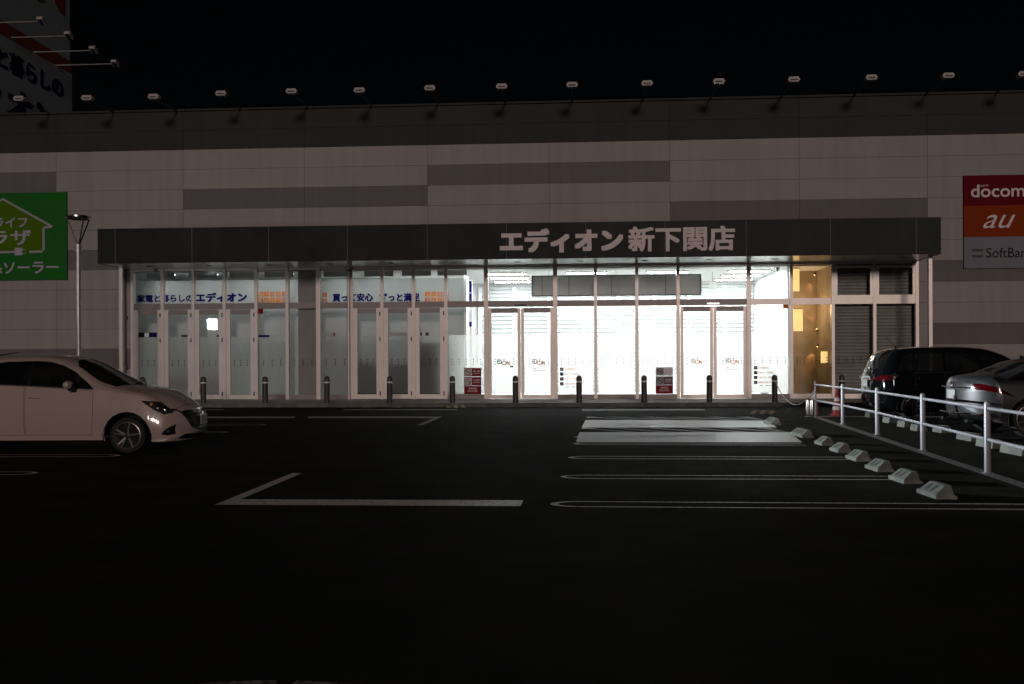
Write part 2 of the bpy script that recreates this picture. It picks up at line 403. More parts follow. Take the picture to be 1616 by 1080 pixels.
def wheelchair(cx, cy, s, mt, z=.008):     # painted access symbol, read from the left
    mb = MB()
    def P(u, v): return (cx + u * s * 1.7, cy + v * s, z)
    n = 20
    for i in range(n):
        a, b = math.radians(-60 + 300 * i / n), math.radians(-60 + 300 * (i + 1) / n)
        mb.add([P(.15 + math.cos(a) * .30, math.sin(a) * .30), P(.15 + math.cos(b) * .30, math.sin(b) * .30),
                P(.15 + math.cos(b) * .38, math.sin(b) * .38), P(.15 + math.cos(a) * .38, math.sin(a) * .38)], [(0, 1, 2, 3)])
    mb.add([P(-.62 + math.cos(q * .785) * .1, math.sin(q * .785) * .1) for q in range(8)], [tuple(range(8))])
    mb.add([P(-.5, -.05), P(.1, .0), P(.1, .09), P(-.5, .05)], [(0, 1, 2, 3)])
    mb.add([P(.02, 0.), P(.1, 0), P(.3, .42), P(.22, .44)], [(0, 1, 2, 3)])
    mb.add([P(.24, .40), P(.56, .42), P(.55, .5), P(.24, .48)], [(0, 1, 2, 3)])
    o = mb.build('access_symbol', mt)
    for p in o.data.polygons:
        if p.normal.z < 0: p.flip()
    return tag(o, kind='structure')
x, y = GR(1022, 670.3); wheelchair(x, y, 1.15, 'white_line')
x, y = GR(1035, 690.5); wheelchair(x, y, 1.25, 'white_line')
for px in (450, 590):
    x, y = GR(px, 643.2); wheelchair(x, y, 1.0, 'faded_line', .004)

# ------------------------------------------------------------------ the store
B = empty('store_building', (0, YG, 0), 'long low store with grey striped cladding, dark canopy and lit glass front', 'store')
B.location = (0, 0, 0)
COLS = [-900, -700, -510, -313, -113, 91, 291, 482, 676, 868, 1058, 1262, 1464, 1668, 1872, 2080]
CX = [gx(c) for c in COLS]
ZL = FZ(808, 227, YG); RH = .706
XL, XR = gx(208), gx(1449)
zt_wall = ZL + 2 * .682
stripe = {(4, 1): 1, (3, 1): 1, (2, 1): 1, (6, 2): 1, (7, 2): 1, (8, 1): 1, (9, 1): 1, (10, 3): 1, (11, 3): 1, (4, 5): 1, (5, 5): 1, (4, 10): 1, (5, 10): 1,
          (12, 6): 1, (13, 6): 1, (12, 9): 1, (13, 9): 1, (3, 5): 1, (3, 10): 1, (1, 4): 1}
panels = {}
def wall_panel(x0, x1, z0, z1, mt):
    if x1 - x0 < .03: return
    g = .0045
    o = MB().box(x0 + g, x1 - g, YG - .05, YG - .001, z0 + g, z1 - g).build('wall_panel', mt, B)
for c in range(len(CX) - 1):
    x0, x1 = CX[c], CX[c + 1]
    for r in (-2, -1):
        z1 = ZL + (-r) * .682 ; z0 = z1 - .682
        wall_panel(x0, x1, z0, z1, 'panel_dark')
    for r in range(0, 13):
        z1 = ZL - r * RH; z0 = max(z1 - RH, WZ + .2)
        if z1 < WZ + .25: continue
        mt = 'panel_grey' if (c, r) in stripe else 'panel_light'
        if z0 > ZS - .6: 
            wall_panel(x0, x1, max(z0, ZS + .01) if z0 < ZS else z0, z1, mt) if (x1 > XL and x0 < XR) else wall_panel(x0, x1, z0, z1, mt)
        else:
            if x0 < XL: wall_panel(x0, min(x1, XL), z0, z1, mt)
            if x1 > XR: wall_panel(max(x0, XR), x1, z0, z1, mt)
bw = MB()
bw.box(CX[0], XL, YG, YG + .3, WZ, zt_wall - .02).box(XR, CX[-1], YG, YG + .3, WZ, zt_wall - .02).box(XL, XR, YG, YG + .3, ZS + .01, zt_wall - .02)
bw.box(CX[0], CX[0] + .3, YG + .3, YG + 25, WZ, zt_wall - .02).box(CX[-1] - .3, CX[-1], YG + .3, YG + 25, WZ, zt_wall - .02)
bw.box(CX[0], CX[-1], YG + 25, YG + 25.3, WZ, zt_wall - .02)
bw.build('wall', 'core', B)
box('roof', CX[0] + .31, CX[-1] - .31, YG + .31, YG + 24.99, zt_wall - .9, zt_wall - .7, 'core', B)
box('parapet_cap', CX[0] - .05, CX[-1] + .05, YG - .12, YG + .36, zt_wall, zt_wall + .07, 'panel_dark', B)
box('wall_base', CX[0], XL, YG - .04, YG - .001, WZ, WZ + .2, 'core', B)
box('wall_base', XR, CX[-1], YG - .04, YG - .001, WZ, WZ + .2, 'core', B)

# canopy
FXl, FXr = FX(155, YF), FX(1485.5, YF)
ZF0, ZF1 = FZ(808, 409, YF), FZ(808, 352.5, YF)
can = MB().box(FXl + .03, FXr - .03, YF + .03, YG - .055, ZF0 + .25, ZF1 - .04).build('canopy', 'fascia', B)
seams = [155, 183, 304, 425, 549, 675, 800, 925, 1050, 1178, 1311, 1446, 1485.5]
for a, b in zip(seams[:-1], seams[1:]):
    box('fascia_panel', FX(a, YF) + .006, FX(b, YF) - .006, YF - .03, YF + .029, ZF0, ZF1, 'fascia', can, bevel=.004)
for a in seams[1:-1]: box('seam_strip', FX(a, YF) - .006, FX(a, YF) + .006, YF - .034, YF + .02, ZF0 + .004, ZF1 - .004, 'whitedim', can)
box('end_panel', FXl, FXl + .029, YF + .03, YG - .055, ZF0, ZF1, 'fascia', can)
box('end_panel', FXr - .029, FXr, YF + .03, YG - .055, ZF0, ZF1, 'fascia', can)
sx = [155, 210, 306, 405, 503, 603, 704, 770, 877, 1005, 1130, 1248, 1314, 1380, 1446, 1485.5]
for a, b in zip(sx[:-1], sx[1:]):
    box('soffit_panel', FX(a, YF) + .035, FX(b, YF) - .035 + .06, YF + .035, YG - .06, ZS, ZS + .02, 'soffit', can)
for px in (235, 329, 425, 521, 618, 716, 816, 916, 1018, 1119, 1222, 1330, 1425):
    yy = YF + 1.05; x = FX(px, yy, 415)
    MB().lathe([(.0, ZS - .004), (.075, ZS - .004), (.075, ZS - .012), (.11, ZS - .012), (.11, ZS - .001), (.0, ZS - .001)], 20, 0, (x, yy, 0)).build('downlight', 'fixture', can)
nm = lettering('エディオン', FX(789.5, YF), FX(984, YF), FZ(887, 399, YF), FZ(887, 361, YF), YF - .032, 'letter', can, .05, .03)
nm = lettering('新下関店', FX(992, YF), FX(1160, YF), FZ(1075, 397.0, YF), FZ(1075, 357.5, YF), YF - .032, 'letter', can, .03, .03)
# canopy posts
for px in (191.5, 1468):
    yy = YF + .5
    x = FX(px, yy)
    p = MB().box(x - .06, x + .06, yy - .06, yy + .06, WZ, ZS - .003).build('canopy_post', 'frame', B, bevel=.008)
xw = FX(199, YG)
for z in (1.2, 3.0):
    box('pipe_bracket', xw - .05, xw + .1, YG - .16, YG - .06, z, z + .1, 'core', B)
MB().tube([(xw, YG - .14, WZ), (xw, YG - .14, ZS - .01)], .055, 12).build('drain_pipe', 'panel_grey', B, smooth=True)

# glass front
MULL = [210, 257.5, 306, 355, 405, 454, 503, 555, 603.5, 653, 704, 767.5, 876.5, 940, 1005, 1070, 1181.5, 1248.5, 1314, 1379.5, 1446.5]
MX = [gx(p) for p in MULL]
ZH0, ZH1 = FZ(808, 484.5, YG), FZ(808, 475.0, YG)
for i, x in enumerate(MX):
    wd = .055 if i not in (6, 11, 12, 16) else .075
    box('mullion', x - wd, x + wd, YG - .09, YG + .09, WZ, ZS - .001, 'frame', B, bevel=.006)
xc = FX(550, YG - .25)
MB().tube([(xc, YG - .22, WZ), (xc, YG - .22, ZS - .01)], .05, 14).build('steel_post', 'frame', B, smooth=True)
MB().lathe([(0, ZS - .16), (.085, ZS - .16), (.085, ZS - .1), (0, ZS - .1)], 16, 0, (xc, YG - .22, 0)).build('post_collar', 'hinge', B)
DOORS = [0, 1, 2, 3, 7, 8, 9]; SLIDE = [11, 15]; PLAIN = [4, 5, 6, 10, 12, 13, 14, 16, 17]; SHUT = [18, 19]
for i in range(20):
    x0, x1 = MX[i] + .058, MX[i + 1] - .058
    if i in (6, 11): x0 += .02
    if i in (5, 10, 15, 11): x1 -= .02
    box('header_rail', x0, x1, YG - .07, YG + .07, ZH0, ZH1, 'header' if i < 16 else 'frame', B)
    box('top_rail', x0, x1, YG - .05, YG + .05, ZS - .07, ZS - .002, 'frame', B)
    box('window_pane', x0, x1, YG - .006, YG + .006, ZH1, ZS - .071, 'glass', B)
    box('sill_rail', x0, x1, YG - .06, YG + .06, WZ, WZ + .16, 'header' if i < 17 else 'frame', B) if i not in DOORS + SLIDE else None
    if i in PLAIN + SHUT:
        box('window_pane', x0, x1, YG - .006, YG + .006, WZ + .161, ZH0, 'glass', B)
    if i in SHUT:
        zc = FZ(1350, 468, YG)
        fr = MB().box(x0, x1, YG - .08, YG - .02, ZS - .22, ZS - .13).box(x0, x1, YG - .08, YG - .02, ZH1 + .0, ZH1 + .09)
        fr.box(x0, x0 + .09, YG - .08, YG - .02, ZH1 + .091, ZS - .221).box(x1 - .09, x1, YG - .08, YG - .02, ZH1 + .091, ZS - .221)
        fr.build('sash_frame', 'frame', B)
        mb = MB(); z = WZ + .17; n = 0; pts = []
        while z < ZS - .05:
            pts += [(YG + .26, z), (YG + .23, z + .02), (YG + .23, z + .085), (YG + .26, z + .105)]; z += .115
        L = len(pts)
        mb.add([(x0, a, b) for a, b in pts] + [(x1, a, b) for a, b in pts], [(k, k + 1, L + k + 1, L + k) for k in range(L - 1)])
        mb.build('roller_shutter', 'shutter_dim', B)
def door(x0, x1, z0, z1, sw, name='door', hinges=True, bot=.16):
    d = MB().box(x0, x0 + sw, YG - .05, YG + .03, z0, z1).box(x1 - sw, x1, YG - .05, YG + .03, z0, z1)
    d.box(x0 + sw, x1 - sw, YG - .045, YG + .025, z0, z0 + bot)
    d = d.build(name, 'frame', B)
    box('top_panel', x0 + sw, x1 - sw, YG - .04, YG + .02, z1 - .17, z1, 'header', d)
    box('glass_pane', x0 + sw, x1 - sw, YG - .006, YG + .006, z0 + bot, z1 - .171, 'glass', d)
    if hinges:
        for q in (.94, .66, .06):
            z = z0 + (z1 - z0) * q
            box('hinge', x1 - .035, x1 + .01, YG - .105, YG - .051, z - .07, z + .07, 'hinge', d)
    return d
for i in DOORS: door(MX[i] + .058, MX[i + 1] - .058, WZ + .015, ZH0 - .015, .15)
for i in SLIDE:
    a, b = MX[i] + .08, MX[i + 1] - .08; mpx = 822 if i == 11 else 1125.5; mm = gx(mpx)
    door(a, mm - .01, WZ + .015, ZH0 - .04, .10, 'sliding_door', False, .13)
    door(mm + .01, b, WZ + .015, ZH0 - .04, .10, 'sliding_door', False, .13)
    box('door_sensor', mm - .22, mm + .2, YG - .12, YG - .071, ZH0 + .02, ZH0 + .08, 'fixture' if i == 11 else 'steel', B)
# dots on the glass
zd = [FZ(808, y, YG) for y in (567, 571, 575)]
for i in range(0, 20):
    if i in (4, 5): pass
    x0, x1 = MX[i], MX[i + 1]
    spans = [(x0, x1)]
    if i in SLIDE: mm = gx(822 if i == 11 else 1125.5); spans = [(x0, mm), (mm, x1)]
    for a, b in spans:
        if i in DOORS: xs = [a + (b - a) * q for q in (.3, .5, .7)]
        elif i in SLIDE: xs = [a + .3, b - .25]
        else:
            n = 3 if b - a < 1.2 else 5; xs = [a + (b - a) * (k + .8) / (n + .6) for k in range(n)]
        mb = MB()
        for x in xs:
            for z in zd:
                mb.add([(x + .021 * math.cos(q * .785), YG - .010, z + .021 * math.sin(q * .785)) for q in range(8)], [tuple(range(8))])
        tag(mb.build('marker_dots', 'dot', B), kind='stuff')

# ---- interior
XV = gx(735); YI = YG + 1.15; ZC = 4.66; XH = gx(1247); YB = YG + 6.6; XD = gx(1314)
iw = MB()
iw.box(XL - .43, gx(728), YI, YI + .12, WZ + .001, 4.45).build('inner_wall', 'inner', B)
MB().box(XL - .75, XL - .65, YG + .3, YG + 9, WZ, ZC).build('inner_wall', 'inner', B)
MB().box(gx(729), gx(733), YG + .62, YI + .3, WZ + .001, 4.5).build('inner_wall', 'hall', B)
MB().box(gx(469), gx(499), YG + .12, YG + .6, WZ + .001, ZS - .01).build('inner_column', 'header', B)
MB().box(XL - .64, XD, YG + .31, YB + .2, ZC, ZC + .04).build('ceiling', 'hall', B)
MB().box(gx(600), XH, YB, YB + .12, WZ + .001, ZC).build('hall_wall', 'hall', B)
MB().box(XL, gx(590), YI + 2.0, YI + 2.1, WZ + .001, ZC).build('inner_wall', 'inner', B)
MB().box(XH - .06, XH + .04, YG + .1, YB + .12, WZ + .001, ZC).build('hall_wall', 'hall', B)
MB().box(XH + .05, XD - .02, YG + 2.2, YG + 2.3, WZ + .001, ZC).build('inner_wall', 'brown', B)
MB().box(XD - .015, XD + .05, YG + .1, YG + 2.3, WZ + .001, ZC).build('inner_wall', 'brown', B)
MB().box(XD + .06, XR, YG + .5, YG + .6, WZ + .001, ZC).build('inner_wall', 'core', B)
MB().box(XL - .64, XH - .07, YG + .301, YB, WZ + .001, WZ + .012).build('hall_floor', 'hallfloor', B)
# shutters on the hall's rear wall (two tiers), guides between
xs = np.linspace(gx(742) - .3, gx(1180) + 1.6, 9)
for tier, (z0, z1) in enumerate(((WZ + .1, 3.36), (3.72, 4.5))):
    for k in range(8):
        a, b = xs[k] + .09, xs[k + 1] - .09
        if tier and k % 2: continue
        if tier: b = xs[k + 2] - .09 if k + 2 < 9 else b
        if b > XH - .1: b = XH - .1
        if b - a < .2: continue
        pts = []; z = z0
        while z < z1:
            pts += [(YB - .05, z), (YB - .09, z + .03), (YB - .09, z + .12), (YB - .05, z + .15)]; z += .17
        L = len(pts)
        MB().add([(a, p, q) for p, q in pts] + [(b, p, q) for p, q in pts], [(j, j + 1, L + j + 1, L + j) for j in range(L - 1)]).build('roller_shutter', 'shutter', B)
for k in range(9):
    if xs[k] < XH - .1: box('shutter_guide', xs[k] - .08, xs[k] + .08, YB - .12, YB - .002, WZ + .02, 4.5, 'hall', B)
for yy in (YG + 1.6, YG + 3.4, YG + 5.2):
    for q in range(4):
        x = XV + 1.3 + q * (XH - XV - 2.4) / 3
        fx = box('ceiling_light', x - .75, x + .75, yy - .2, yy + .2, ZC - .05, ZC - .002, 'frame', B)
        box('light_diffuser', x - .7, x + .7, yy - .15, yy + .15, ZC - .056, ZC - .0505, 'tube', fx)
for q in (247, 315, 380, 436, 530, 595, 655, 712):  # added fill strips, out of view, to brighten the vestibule wall and sheets
    x = gx(q)
    fx = box('ceiling_light', x - .5, x + .5, YG + .42, YG + .54, ZC - .05, ZC - .002, 'frame', B)
    box('light_diffuser', x - .48, x + .48, YG + .43, YG + .53, ZC - .056, ZC - .0505, 'tube_fill', fx)
    box('fill_light_baffle', x - .52, x + .52, YG + .34, YG + .355, ZC - .19, ZC - .002, 'inner', B)  # added baffle that hides the fill strip from the viewer
# slogans on the inner wall behind the glass
YT = YI - .006
def wx(px, Y=None): return FX(px, Y or YT)
def wz(px, py, Y=None): return FZ(px, py, Y or YT)
slog = empty('wall_slogan', (wx(300), YT, 3.5), 'blue lettering line above the left doors, starting with small kanji', 'slogan')
slog.location = (0, 0, 0)
lettering('家電と暮らしの', wx(217), wx(305), wz(262, 477), wz(262, 465), YT, 'blue', slog, .03)
lettering('エディオン', wx(309), wx(390), wz(350, 477), wz(350, 462), YT, 'blue', slog, .05)
slog2 = empty('wall_slogan', (0, 0, 0), 'blue slogan line over the middle doors, between two sets of orange icons', 'slogan')
lettering('買って安心', wx(525), wx(589), wz(560, 476), wz(560, 463), YT, 'blue', slog2, .04)
lettering('ずっと満足', wx(599), wx(663), wz(630, 476), wz(630, 463), YT, 'blue', slog2, .04)
def icons(x0, y0, nx, ny, sx, sy, s, lab):
    g = empty('icon_set', (0, 0, 0), lab, 'icons', 'orange icon sets on the inner wall')
    for a in range(nx):
        for b in range(ny):
            px, py = x0 + a * sx, y0 + b * sy
            u0, u1 = wx(px), wx(px + s); v1, v0 = wz(px, py), wz(px, py + s)
            t = MB().box(u0, u1, YT - .004, YT, v0, v1).build('icon_tile', 'orange', g, bevel=.0)
            w_ = (u1 - u0)
            kind = (a + 2 * b) % 4
            mb = MB()
            if kind == 0: mb.box(u0 + w_ * .4, u1 - w_ * .4, YT - .007, YT - .004, v0 + w_ * .15, v1 - w_ * .2)
            elif kind == 1: mb.box(u0 + w_ * .2, u1 - w_ * .2, YT - .007, YT - .004, v0 + w_ * .45, v1 - w_ * .3)
            elif kind == 2: mb.box(u0 + w_ * .3, u1 - w_ * .3, YT - .007, YT - .004, v0 + w_ * .15, v1 - w_ * .15)
            else: mb.box(u0 + w_ * .2, u1 - w_ * .2, YT - .007, YT - .004, v0 + w_ * .2, v0 + w_ * .5).box(u0 + w_ * .45, u1 - w_ * .45, YT - .007, YT - .004, v0 + w_ * .5, v1 - w_ * .15)
            mb.build('icon_mark', 'white', t)
icons(407.5, 460.5, 5, 2, 9.4, 9.6, 7.6, 'ten orange icon squares at the end of the left blue slogan')
icons(509, 462, 1, 2, 9.4, 10, 7.4, 'two stacked orange icon squares left of the middle slogan')
icons(671, 460.8, 4, 2, 9.8, 9.6, 7.6, 'eight orange icon squares right of the middle slogan')
# papers behind the glass
YP = YG + .045
labs = {0: 'frosted sheet behind the leftmost glass door', 1: 'frosted sheet behind the second glass door with trolleys behind it', 2: 'frosted sheet behind the door showing the dazzling square lamp',
        3: 'frosted sheet behind the fourth glass door from the left', 4: 'frosted sheet below the red square sticker', 6: 'grey sheet in the pane between the inner column and the steel post',
        7: 'grey sheet in the door beside the steel post, dark boxes behind', 8: 'grey sheet in the door with a long grey strip sticker', 9: 'grey sheet in the hinged door nearest the sliding doors',
        10: 'creased sheet behind the red prohibition stickers left of the hall', 12: 'white backlit paper behind the left house-rules notice', 13: 'plain white backlit paper left of the second prohibition stickers',
        14: 'white backlit paper behind the second prohibition stickers', 16: 'white backlit paper behind the right house-rules notice', 5: 'narrow frosted strip beside the inner column', 17: 'brown tinted lower sheet next to the lit hall'}
for i in list(range(5)) + [6, 7, 8, 9, 10, 12, 13, 14, 16]:
    x0, x1 = MX[i] + .10, MX[i + 1] - .10
    if i in DOORS: x0 += .06; x1 -= .06
    if i == 4: pass
    zt = FZ(808, 528.5 if i < 11 else 527, YG) + random.uniform(-.015, .015)
    z0 = WZ + .2
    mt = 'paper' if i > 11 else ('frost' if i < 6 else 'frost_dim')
    nu, nv = 10, 14; vs = []; fs = []
    for a in range(nu + 1):
        for b in range(nv + 1):
            u, v = a / nu, b / nv
            d = .012 * math.sin(u * 5 + v * 7 + i) * v + random.uniform(-.003, .003)
            vs.append((x0 + (x1 - x0) * u + (.01 * math.sin(9 * v + i) if a in (0, nu) else 0), YP + d, z0 + (zt - z0) * v + (.006 * math.sin(7 * u + i) if b in (0, nv) else 0)))
    fs = [(a * (nv + 1) + b, (a + 1) * (nv + 1) + b, (a + 1) * (nv + 1) + b + 1, a * (nv + 1) + b + 1) for a in range(nu) for b in range(nv)]
    o = MB().add(vs, fs).build('paper_sheet', mt, smooth=True)
    tag(o, labs[i], 'paper sheet', 'sheets taped inside the glass front')
for k, (mpx, a, b) in enumerate(((822, 767.5, 822), (822, 822, 876.5), (1125.5, 1070, 1125.5), (1125.5, 1125.5, 1181.5))):
    x0, x1 = gx(a) + (.19 if a in (767.5, 1070) else .13), gx(b) - (.13 if b in (822, 1125.5) else .19)
    zt = FZ(808, 527, YG); z0 = WZ + .17
    vs = [(x0 + (x1 - x0) * u / 6 + (.008 * math.sin(5 * v) if u in (0, 6) else 0), YP + .008 * math.sin(u + v * .7 + k), z0 + (zt - z0) * v / 10) for u in range(7) for v in range(11)]
    fs = [(u * 11 + v, (u + 1) * 11 + v, (u + 1) * 11 + v + 1, u * 11 + v + 1) for u in range(6) for v in range(10)]
    o = MB().add(vs, fs).build('paper_sheet', 'paper', smooth=True)
    tag(o, ['white backlit paper with blue and orange logo and tiny red mark, left sliding leaf', 'white backlit paper with logo and grey address lines, second sliding leaf',
            'white backlit paper with half hidden orange letters, third sliding leaf', 'white backlit paper with faint logo, rightmost sliding leaf'][k], 'paper sheet', 'sheets taped inside the glass front')

# stickers on the glass
YK = YG - .012
def fx_(px): return FX(px, YK)
def fz_(px, py): return FZ(px, py, YK)
def rect(mb, x0, y0, x1, y1, d=.0, t=.003, k=0):
    xm = (x0 + x1) / 2
    mb.box(fx_(x0), fx_(x1), YK - d - t, YK - d, fz_(xm, y1), fz_(xm, y0), k)
def logo(x, y, s, lab, cc=('blue', 'orange', 'orange'), sub=None):
    e = empty('logo_sticker', (0, 0, 0), lab, 'sticker', 'logo stickers on the sliding doors')
    w_ = s
    lettering('ED', fx_(x), fx_(x + .38 * w_), fz_(x, y + 7), fz_(x, y), YK, cc[0], e, .03, .003, name='logo_letters')
    cx, cz = fx_(x + .56 * w_), fz_(x, y + 5.6); r = .085
    mb = MB(); n = 20
    for i in range(n):
        a, b = math.radians(125 + 290 * i / n), math.radians(125 + 290 * (i + 1) / n)
        mb.add([(cx + math.cos(a) * r, YK - .003, cz + math.sin(a) * r), (cx + math.cos(b) * r, YK - .003, cz + math.sin(b) * r),
                (cx + math.cos(b) * (r - .03), YK - .003, cz + math.sin(b) * (r - .03)), (cx + math.cos(a) * (r - .03), YK - .003, cz + math.sin(a) * (r - .03))], [(0, 1, 2, 3)])
    mb.box(cx - .016, cx + .016, YK - .004, YK - .001, cz + .02, cz + .15)
    mb.build('power_mark', cc[1], e)
    lettering('N', fx_(x + .76 * w_), fx_(x + w_), fz_(x, y + 9), fz_(x, y + 2.2), YK, cc[2], e, .03, .003, name='logo_letters')
    return e
logo(784, 567.6, 20, 'blue and orange logo on the leftmost sliding door leaf', ('blue', 'sticker_red', 'orange'))
logo(840, 567.2, 20, 'blue and orange logo on the second sliding door leaf, address lines under it')
logo(1145, 565.6, 21, 'half faded logo on the rightmost sliding door leaf', ('greylogo', 'orange', 'orange'))
logo(1090, 566, 18, 'mostly washed out logo on the third sliding door leaf', ('white', 'orange', 'orange'))
for px, c in ((804, 'sticker_red'),):
    mb = MB(); rect(mb, 804.5, 577.8, 810, 580); tag(mb.build('small_sticker', 'sticker_red'), 'tiny red sticker below the leftmost door logo', 'sticker')
for px, py in ((840.5, 577.2), (1145, 575.5)):
    o = empty('address_lines', (0, 0, 0), 'small grey address lines under the logo on the %s sliding leaf' % ('second' if px < 900 else 'rightmost'), 'sticker')
    lettering('エディオン新下関店', fx_(px), fx_(px + 21), fz_(px, py + 2), fz_(px, py), YK, 'greylogo', o, .01, .002)
    mb = MB(); rect(mb, px, py + 4.5, px + 6, py + 5.3); rect(mb, px, py + 7.2, px + 20, py + 7.9); mb.build('text_lines', 'greylogo', o)
def notice(x, y, lab):
    e = empty('rules_notice', (0, 0, 0), lab, 'notice', 'notices of house rules')
    txt = ['店内撮影禁止', '防犯カメラ設置店', '防犯ブザー設置店', '補助犬同伴可']
    for k in range(4):
        mb = MB(); yy = y + k * 7.7; rect(mb, x, yy, x + 5.4, yy + 5.2); t = mb.build('icon_tile', 'navy', e)
        mb = MB()
        if k == 0: rect(mb, x + 1.2, yy + 1.8, x + 4.2, yy + 3.6, .003)
        elif k == 1: rect(mb, x + 2.8, yy + 1, x + 4.3, yy + 2.2, .003)
        elif k == 2: rect(mb, x + 2, yy + 1.7, x + 3.6, yy + 3.3, .003)
        else: rect(mb, x + 2, yy + 1, x + 3.3, yy + 4.2, .003)
        mb.build('icon_mark', 'white', t)
        lettering(txt[k], fx_(x + 7), fx_(x + (25 if k == 0 else 31 if k < 3 else 27)), fz_(x, yy + 4.4), fz_(x, yy + .8), YK, 'orange', e, .015, .002)
    mb = MB()
    for q in (9, 18, 24): rect(mb, x + q, y + 30.2, x + q + 5, y + 31)
    mb.build('text_lines', 'greylogo', e)
notice(883.5, 580.3, 'house rules notice of navy icons, orange text, left of the two')
notice(1189.5, 578.0, 'house rules notice of navy icons, orange text, right of the two')
def prohib(x, y, lab, faded=False):
    e = empty('prohibition_stickers', (0, 0, 0), lab, 'sticker', 'red prohibition stickers')
    for k in range(3):
        yy = y + k * (14.4 if k < 2 else 14.2); h = 12.6
        mb = MB(); rect(mb, x - .6, yy - .6, x + 26.9, yy + h + .6); t = mb.build('sticker_backing', 'white' if not (faded and k == 0) else 'poster', e)
        mb = MB(); rect(mb, x, yy, x + 26.3, yy + h, .003); mb.build('sticker_face', ['poster', 'faded', 'sticker_red'][k] if faded else 'sticker_red', t)
        if k < 2:
            mb = MB(); rect(mb, x + 1, yy + 1, x + 12, yy + h - 1, .006); mb.build('sticker_square', 'letter' if not faded else 'white', t)
            cx, cz = fx_(x + 6.5), fz_(x, yy + h / 2); r = .105; mb = MB(); n = 24
            for i in range(n):
                a, b = 2 * math.pi * i / n, 2 * math.pi * (i + 1) / n
                mb.add([(cx + math.cos(a) * r, YK - .0105, cz + math.sin(a) * r), (cx + math.cos(b) * r, YK - .0105, cz + math.sin(b) * r),
                        (cx + math.cos(b) * (r - .022), YK - .0105, cz + math.sin(b) * (r - .022)), (cx + math.cos(a) * (r - .022), YK - .0105, cz + math.sin(a) * (r - .022))], [(0, 1, 2, 3)])
            s2 = r * .66; q = .009
            mb.add([(cx - s2 - q, YK - .0106, cz + s2 - q), (cx - s2 + q, YK - .0106, cz + s2 + q), (cx + s2 + q, YK - .0106, cz - s2 + q), (cx + s2 - q, YK - .0106, cz - s2 - q)], [(0, 1, 2, 3)])
            mb.box(cx - .05, cx + .05, YK - .0100, YK - .0095, cz - .012, cz + .012)
            mb.build('prohibition_ring', 'greylogo', t)
            lettering('禁 煙' if k == 0 else '火気厳禁', fx_(x + 14), fx_(x + 24.5), fz_(x, yy + 6.6), fz_(x, yy + 3), YK - .006, 'letter', t, .02, .002)
            mb = MB(); rect(mb, x + 14, yy + 8, x + 24.5, yy + 8.7, .006); mb.build('text_lines', 'letter', t)
        else:
            lettering('危険物品', fx_(x + 7), fx_(x + 19.5), fz_(x, yy + 5.2), fz_(x, yy + 1.8), YK - .006, 'letter', t, .02, .002)
            lettering('持込み禁止', fx_(x + 5), fx_(x + 21.5), fz_(x, yy + 9.4), fz_(x, yy + 6), YK - .006, 'letter', t, .02, .002)
prohib(732.5, 581.3, 'three red prohibition stickers in a column on the creased sheet bay')
prohib(1034.8, 580.2, 'prohibition stickers in a column, upper two washed out, on white paper bay', True)
# strips and small stickers over the sheets
def strip(x0, y0, x1, y1, mt, lab, name='strip_sticker', extra=()):
    mb = MB(); rect(mb, x0, y0, x1, y1); o = tag(mb.build(name, mt), lab, 'sticker')
    for a, b, c, d, mm in extra:
        mb = MB(); rect(mb, a, b, c, d, .003); mb.build('sticker_print', mm, o)
strip(218, 525, 250, 532.6, 'dot', 'black strip sticker with white and blue print on the leftmost door', extra=((228, 525.6, 235, 532, 'poster'), (239.5, 525.5, 249.5, 532, 'blue')))
strip(286, 528.6, 297.5, 532.2, 'greylogo', 'short dark grey strip sticker on the second door')
strip(342, 528.8, 348, 532.2, 'blue', 'small blue strip sticker under the square lamp')
strip(408, 529, 425, 532.4, 'blue', 'blue strip sticker in the pane with the red square')
strip(507, 525, 530, 531, 'signbox', 'grey strip sticker in the pane left of the steel post', extra=((526, 525.3, 528.5, 530.8, 'sticker_red'),))
strip(614, 525, 644, 530.3, 'signbox', 'long grey strip sticker on the middle hinged door')
strip(663, 525, 666, 530, 'greylogo', 'tiny dark square sticker on the door nearest the hall')
strip(671.5, 525, 676.5, 530, 'greylogo', 'second small grey square sticker on the door nearest the hall')
strip(407.5, 487.5, 415.5, 495.5, 'sticker_red', 'red square sticker at the top of the pane after the four doors', 'square_sticker')
strip(1236, 478.5, 1244, 487, 'orange', 'orange square sticker at the upper right of the lit hall pane', 'square_sticker')

# hall furnishings
yb = YG + .75
hb = empty('hanging_sign', (0, 0, 0), 'long grey hanging sign box across the lit hall, behind the mullions', 'sign')
x0, x1 = FX(839.5, yb), FX(1107, yb); z0, z1 = FZ(975, 467, yb), FZ(975, 434, yb)
box('sign_panel', x0 + .04, x1 - .04, yb, yb + .12, z0 + .03, z1 - .03, 'signbox', hb)
f = MB().box(x0, x1, yb - .02, yb + .14, z0, z0 + .03).box(x0, x1, yb - .02, yb + .14, z1 - .03, z1).box(x0, x0 + .04, yb - .02, yb + .14, z0 + .03, z1 - .03).box(x1 - .04, x1, yb - .02, yb + .14, z0 + .03, z1 - .03)
f.build('sign_frame', 'greylogo', hb)
mb = MB()
for q in (.06, .22, .47, .62, .79): mb.box(x0 + (x1 - x0) * q, x0 + (x1 - x0) * q + .02, yb - .004, yb - .0005, z0 + .031, z1 - .031)
mb.build('sign_seams', 'greylogo', hb)
for q in (.1, .5, .9): MB().tube([(x0 + (x1 - x0) * q, yb + .06, z1), (x0 + (x1 - x0) * q, yb + .06, ZC)], .01, 6).build('hanger', 'frame', hb)
yp = YG + 2.0; px_, pz_ = FA(1124.5, 451.5, yp)
